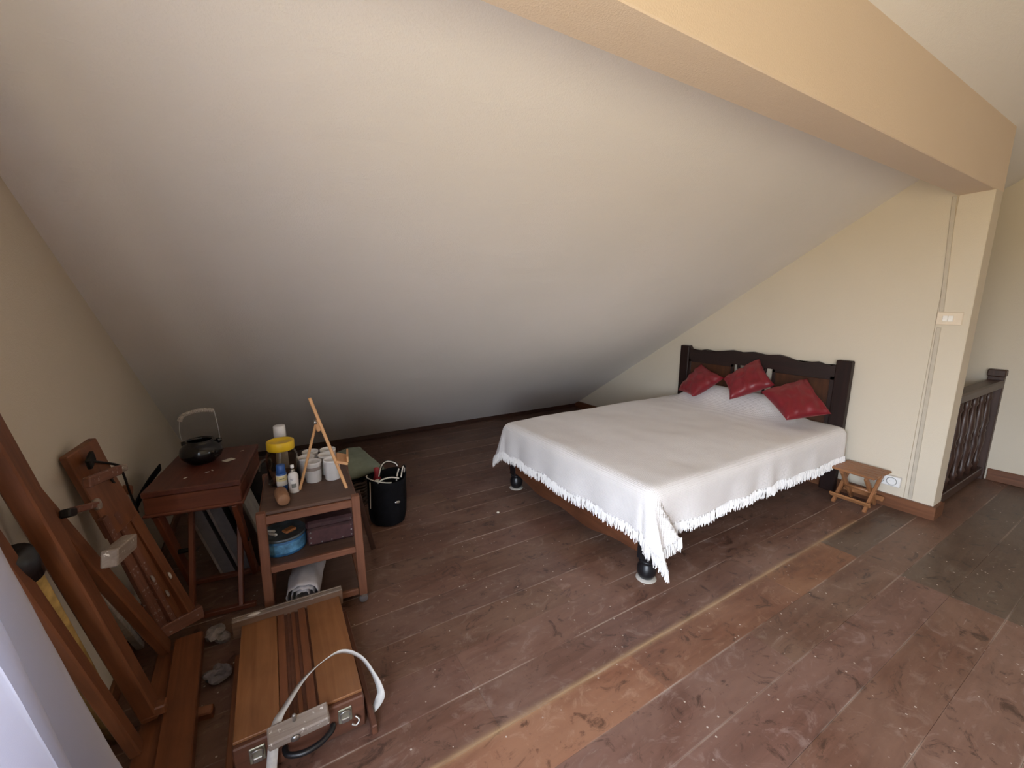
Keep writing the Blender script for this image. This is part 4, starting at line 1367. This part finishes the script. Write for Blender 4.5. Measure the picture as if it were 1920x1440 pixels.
# ================================================================== SKETCH BOX EASEL ON THE FLOOR
sb = thing('sketch_box', 'folded wooden sketch box easel lying on the floor with white strap', 'sketch box', (0.010, 1.475, 0), R(-1.5))
bx0, bx1, by0, by1, bh = -0.170, 0.180, -0.262, 0.255, 0.118
obj('box_body', box((bx0, by0, 0.006), (bx1, by1, bh), 0.004), M_BOXD, sb)
obj('lid_panel', box((bx0 + 0.002, by0 + 0.014, bh), (-0.052, by1, bh + 0.010), 0.002), M_OAK, sb)
obj('lid_panel', box((0.055, by0 + 0.014, bh), (bx1 - 0.002, by1, bh + 0.010), 0.002), M_OAK, sb)
for xa, xb_, h, mm in ((-0.050, -0.026, 0.008, M_OAKD), (-0.016, -0.006, 0.003, M_BOXD), (-0.002, 0.012, 0.004, M_OAKD), (0.022, 0.048, 0.009, M_OAKD)):
    obj('centre_strip', box((xa, by0 + 0.010, bh), (xb_, by1, bh + h), 0.002), mm, sb)
obj('left_leg', box((bx0 - 0.028, by0 + 0.03, 0.004), (bx0 - 0.006, by1 - 0.02, 0.030), 0.003), M_OAKD, sb)
bar('right_leg', (bx1 + 0.020, by0 - 0.045, 0.018), (bx1 + 0.012, by1 - 0.02, 0.045), 0.018, 0.036, M_BOXD, sb)
tb_ = obj('canvas_rest', box((-0.198, by1 - 0.002, 0.085), (0.192, by1 + 0.030, bh + 0.036), 0.003), wood('rest_board_wood', (0.14, 0.075, 0.045), (0.24, 0.14, 0.085), 'X', 0.6), sb)
obj('paint_crust', box((-0.197, by1 - 0.006, bh + 0.034), (0.191, by1 + 0.012, bh + 0.040), 0.002), M_PAINTY, tb_)
obj('paint_crust', box((-0.197, by1 + 0.018, bh + 0.033), (0.191, by1 + 0.026, bh + 0.039), 0.002), M_PAINTY, tb_)
obj('paint_blob', lathe([(0.0, 0), (0.016, 0.001), (0.010, 0.005), (0.0, 0.007)], 10), M_PALEED, tb_, T(-0.125, by1 + 0.006, bh + 0.039) @ Matrix.Diagonal((1.6, 0.6, 1, 1)), True)
cl_ = obj('canvas_clamp', cbox(0.158, 0.050, 0.034, 0.004), M_PAINTY, sb, T(-0.003, by0 - 0.028, 0.136) @ RZ(R(2)) @ RX(R(16)), label='grey paint-caked clamp bar')
obj('bolt', lathe([(0.005, 0.0), (0.005, 0.026), (0.004, 0.028), (0.0, 0.028)], 10), M_STEEL, cl_, T(-0.010, 0.012, 0.015), True)
obj('bolt_head', lathe([(0.012, 0.0), (0.012, 0.004), (0.0, 0.006)], 12), M_STEEL, cl_, T(-0.012, -0.026, 0.0) @ RX(R(90)), True)
for i, x in enumerate((-0.112, 0.122)):
    la = obj('latch', box((-0.020, -0.005, -0.028), (0.020, 0.0, 0.022), 0.003), M_BRASS, sb, T(x, by0, 0.080))
    obj('latch_loop', tube(smooth_path([(-0.013, -0.006, -0.006), (-0.013, -0.010, 0.012), (0.0, -0.011, 0.018), (0.013, -0.010, 0.012), (0.013, -0.006, -0.006)], 4), 0.0022, 6), M_STEEL, la, None, True)
    obj('latch_plate', box((-0.012, -0.009, -0.026), (0.012, -0.004, -0.010), 0.002), M_STEEL, la)
obj('hook', tube(smooth_path([(0.150, by0 - 0.004, 0.060), (0.160, by0 - 0.014, 0.050), (0.150, by0 - 0.018, 0.040), (0.138, by0 - 0.014, 0.046)], 5), 0.0032, 6), M_STEEL, sb, None, True)
obj('carry_handle', tube(smooth_path([(-0.045, by0 - 0.004, 0.060), (-0.038, by0 - 0.030, 0.058), (0.0, by0 - 0.044, 0.056), (0.045, by0 - 0.040, 0.058), (0.080, by0 - 0.020, 0.062), (0.085, by0 - 0.004, 0.064)], 6), 0.0085, 8), M_BLACK, sb, None, True)
sp_pts = [(-0.085, -0.300, 0.004), (-0.078, -0.292, 0.060), (-0.060, -0.262, 0.142), (-0.030, -0.222, 0.158), (0.020, -0.165, 0.170), (0.080, -0.140, 0.186), (0.140, -0.130, 0.188), (0.192, -0.158, 0.165), (0.224, -0.205, 0.120), (0.236, -0.240, 0.078), (0.224, -0.240, 0.045), (0.204, -0.236, 0.016)]
pp = smooth_path(sp_pts, 8)
keys = ((0.0, (1, -0.1, 0)), (0.18, (0.9, -0.2, 0.3)), (0.35, (0.6, -0.6, 0.55)), (0.55, (0.2, -0.5, 0.85)), (0.72, (0.35, -0.75, 0.55)), (0.86, (0.8, -0.4, 0.45)), (1.0, (0.2, -0.9, 0.4)))
sides_ = []
for i in range(len(pp)):
    t = i / (len(pp) - 1)
    for (t0, v0), (t1, v1) in zip(keys[:-1], keys[1:]):
        if t0 <= t <= t1 + 1e-9:
            sides_.append(tuple(Vector(v0).lerp(Vector(v1), (t - t0) / (t1 - t0))))
            break
obj('shoulder_strap', ribbon(pp, 0.027, 0.002, sides_), M_STRAP, sb, None, True, label='white webbing strap')

# ================================================================== CURTAIN (bottom left)
ct = thing('curtain', 'white curtain hanging at the left window in the bottom left corner', 'curtain', (-0.44, 0.62, 0))
bm = bmesh.new()
NZ_, NT = 40, 150
rows = []
for i in range(NZ_ + 1):
    v = i / NZ_
    z = 1.90 * (1 - v) + 0.012
    ya_ = 0.40 - 0.02 * v
    if z > 0.883:
        ye = 0.76 + (0.974 - 0.76) * (1.90 - z) / (1.90 - 0.883)
    else:
        ye = 0.974 + (0.883 - z) * 0.225
    row = []
    for k in range(NT + 1):
        u = k / NT
        y = ya_ + (ye - ya_) * u
        am = 0.012 + 0.042 * v
        x = -0.455 + 0.058 * v + am * (math.sin(u * 46 + 1.6 * math.sin(v * 3 + u * 5)) + 0.45 * math.sin(u * 23 + v * 4)) + 0.020 * v * nz(u * 4, v * 2, 3.1) + 0.030 * v * u
        row.append(bm.verts.new((max(x, XL + 0.030) + 0.44, y - 0.62, z)))
    rows.append(row)
for r0, r1 in zip(rows[:-1], rows[1:]):
    for k in range(NT):
        bm.faces.new((r0[k], r0[k + 1], r1[k + 1], r1[k]))
obj('curtain_cloth', bm, M_SHEET, ct, None, True)
obj('curtain_rod', tube([(-0.03, -1.35, 1.915), (-0.03, 0.19, 1.915)], 0.009, 10), M_WINF, ct, None, True)

# small plaster chip on the floor
o = obj('plaster_chip', lathe([(0.0, 0.0), (0.010, 0.0), (0.008, 0.006), (0.0, 0.008)], 7), M_CHIP, None, T(1.235, 2.22, 0.001) @ RZ(R(20)))
tag(o, 'tiny pale plaster chip on the floor left of the bed', 'chip')
